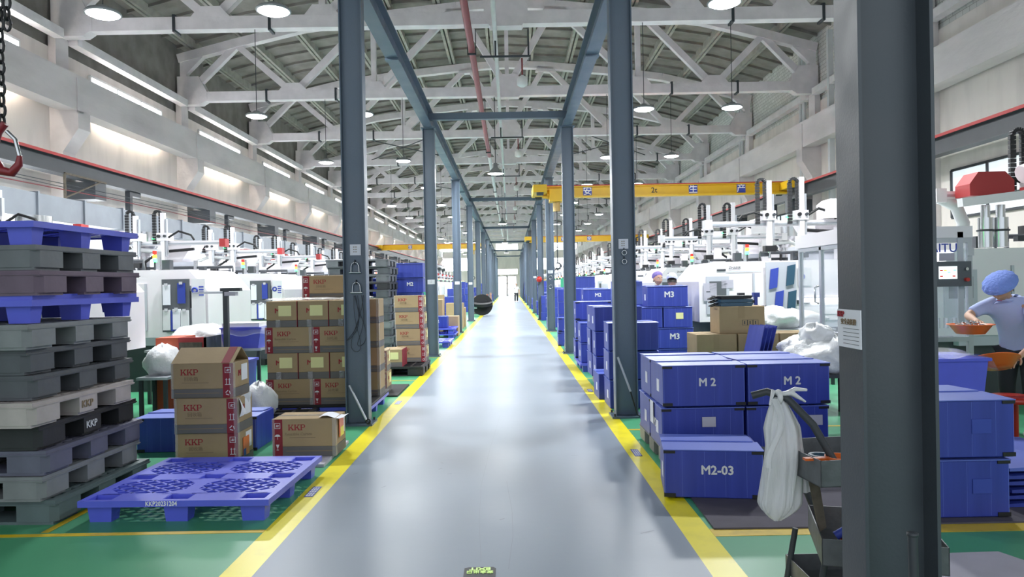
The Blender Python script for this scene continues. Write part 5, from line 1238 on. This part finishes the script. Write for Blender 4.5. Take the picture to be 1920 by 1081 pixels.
def person(lab, loc, rz, lean, capm, shirtm, armL, armR, tilt=R(30), puff=1.0, full=True, group=None):
    # front of the figure is -y. armL / armR: (elbow, wrist) offsets in local space
    t = thing('person', lab, 'person', loc, rz, group)
    hip = .86; d = Vector((0, -math.sin(lean), math.cos(lean)))
    P = lambda L, x=0, y=0: tuple(Vector((x, y, hip))+d*L)
    s = Sk(); pel = s.p((0, 0, hip), (.14, .1)); sp = s.p(P(.2), (.115, .085), pel); ch = s.p(P(.38), (.115, .075), sp); nb = s.p(P(.5), (.055, .05), ch); nk = s.p(P(.6, 0, -.02), (.05, .05), nb)
    for sx_, arm in ((-1, armL), (1, armR)):
        sh = s.p(P(.45, sx_*.17), .05, ch); el = s.p(arm[0], .04, sh); md = s.p(Vector(arm[0]).lerp(Vector(arm[1]), .35), .038, el); wr = s.p(arm[1], .024, md)
        hand(s, arm[1], wr, Vector(arm[1])-Vector(arm[0]), sx_, .7)
        hp = s.p((sx_*.09, 0, hip-.06), .09, pel); kn = s.p((sx_*.1, -.03, .46), .06, hp); cf_ = s.p((sx_*.1, 0, .3), .055, kn); an = s.p((sx_*.1, .02, .09), .035, cf_); hl = s.p((sx_*.1, -.03, .045), .035, an); s.p((sx_*.11, -.16, .035), .03, hl)
    skin_obj('body', s.v, s.e, s.r, 'skin', t, 0, 2)
    s = Sk(); low = s.p((0, 0, hip-.16), (.17, .13)); pel = s.p((0, 0, hip-.03), (.175, .13), low); sp = s.p(P(.2), (.145, .11), pel); ch = s.p(P(.38), (.18, .13), sp); nb = s.p(P(.49), (.085, .075), ch); s.p(P(.53, 0, -.01), (.062, .06), nb)
    for sx_, arm in ((-1, armL), (1, armR)):
        sh = s.p(P(.44, sx_*.165), .08, ch); e1 = s.p(Vector(P(.45, sx_*.175)).lerp(Vector(arm[0]), .6), .062, sh); s.p(Vector(P(.45, sx_*.175)).lerp(Vector(arm[0]), .8), .064, e1)
    skin_obj('shirt', s.v, s.e, s.r, shirtm, t, 0, 2)
    s = Sk(); pel = s.p((0, 0, hip-.02), (.155, .115))
    for sx_ in (-1, 1): s.chain([((sx_*.09, 0, hip-.1), .105), ((sx_*.1, -.03, .46), .075), ((sx_*.1, 0, .3), .07), ((sx_*.1, .02, .11), .06)], pel)
    skin_obj('trousers', s.v, s.e, s.r, 'trousers', t, 0, 2)
    for sx_ in (-1, 1):
        s = Sk(); s.chain([((sx_*.1, .04, .05), .045), ((sx_*.105, -.06, .045), .045), ((sx_*.11, -.19, .035), .035)]); skin_obj('shoe', s.v, s.e, s.r, 'offwhite', t, 0, 2)
    hc = Vector((0, 0, hip))+d*(.66-.1*lean)+Vector((0, -.06, .05-.05*lean)); head_mesh(t, tuple(hc), 0, tilt, capm, puff=puff)
    # collar and pocket
    cd = P(.5); MB().ring((cd[0], cd[1], cd[2]), .075, .014, shirtm, 'z', 24, 6, (1, .9)).build('collar', t)
    return t
# the bent worker at the right edge: faces the machine on her right (screen left)
person('person in a light blue short sleeved shirt and blue bouffant cap, bent over orange bowls', (4.8, 6.8, 0), R(-55), R(33), 'cap', 'shirt',
       ((-.27, -.42, 1.13), (-.1, -.66, 1.1)), ((.3, -.33, .95), (.2, -.56, .79)), tilt=R(38), puff=1.28)
person('person with a purple hair net looking towards the camera behind the M3 stack', (2.72, 13.5, 0), R(15), R(3), 'cappurple', 'shirt', ((-.24, -.05, 1.0), (-.24, -.25, .9)), ((.24, -.05, 1.0), (.24, -.25, .9)), tilt=R(6), puff=1.0)
person('person in a pale cap turned away and bent over right of the M3 stack', (2.82, 12.62, 0), R(165), R(14), 'capwhite', 'shirt', ((-.26, -.15, .98), (-.24, -.35, .8)), ((.27, .0, 1.0), (.27, -.12, .78)), tilt=R(25), puff=1.05)
person('distant person in grey walking at the right side of the aisle near the doors', (.45, 62, 0), R(10), R(2), 'capwhite', 'offwhite', ((-.26, 0, 1.05), (-.26, -.1, .85)), ((.26, 0, 1.05), (.26, -.1, .85)), tilt=0)
def bowl(x, y, z, lab, tilt, full):
    t = thing('orange_bowl', lab, 'bowl', (x, y, z)); t.rotation_euler = tilt
    MB().lathe([(0, 0), (.11, 0), (.165, .075), (.185, .08), (.185, .085), (.16, .085), (.105, .006), (0, .006)], 'orange', n=40).build('bowl', t)
    return t
bowl(4.02, 6.3, 1.0, 'orange bowl full of small white parts held over the blue tub', (0, 0, 0), True)
rd = random.Random(4); g = MB()
for i in range(60):
    a, r = rd.uniform(0, 6.28), .13*math.sqrt(rd.random()); a2 = rd.uniform(0, 3.14); x, y, z = 4.02+r*math.cos(a), 6.3+r*math.sin(a), 1.05+.045*(1-r/.13)+rd.uniform(0, .02)
    g.cyl((x, y, z), (x+.035*math.cos(a2), y+.035*math.sin(a2), z+.008), .007, 'chrome', 6)
tag(g.build('moulded_parts'), 'heap of small white and silver parts in the upper orange bowl', 'parts', kind='stuff')
bowl(4.24, 6.28, .7, 'empty orange bowl held low in the hand of the bent worker', (R(-22), R(5), 0), False)
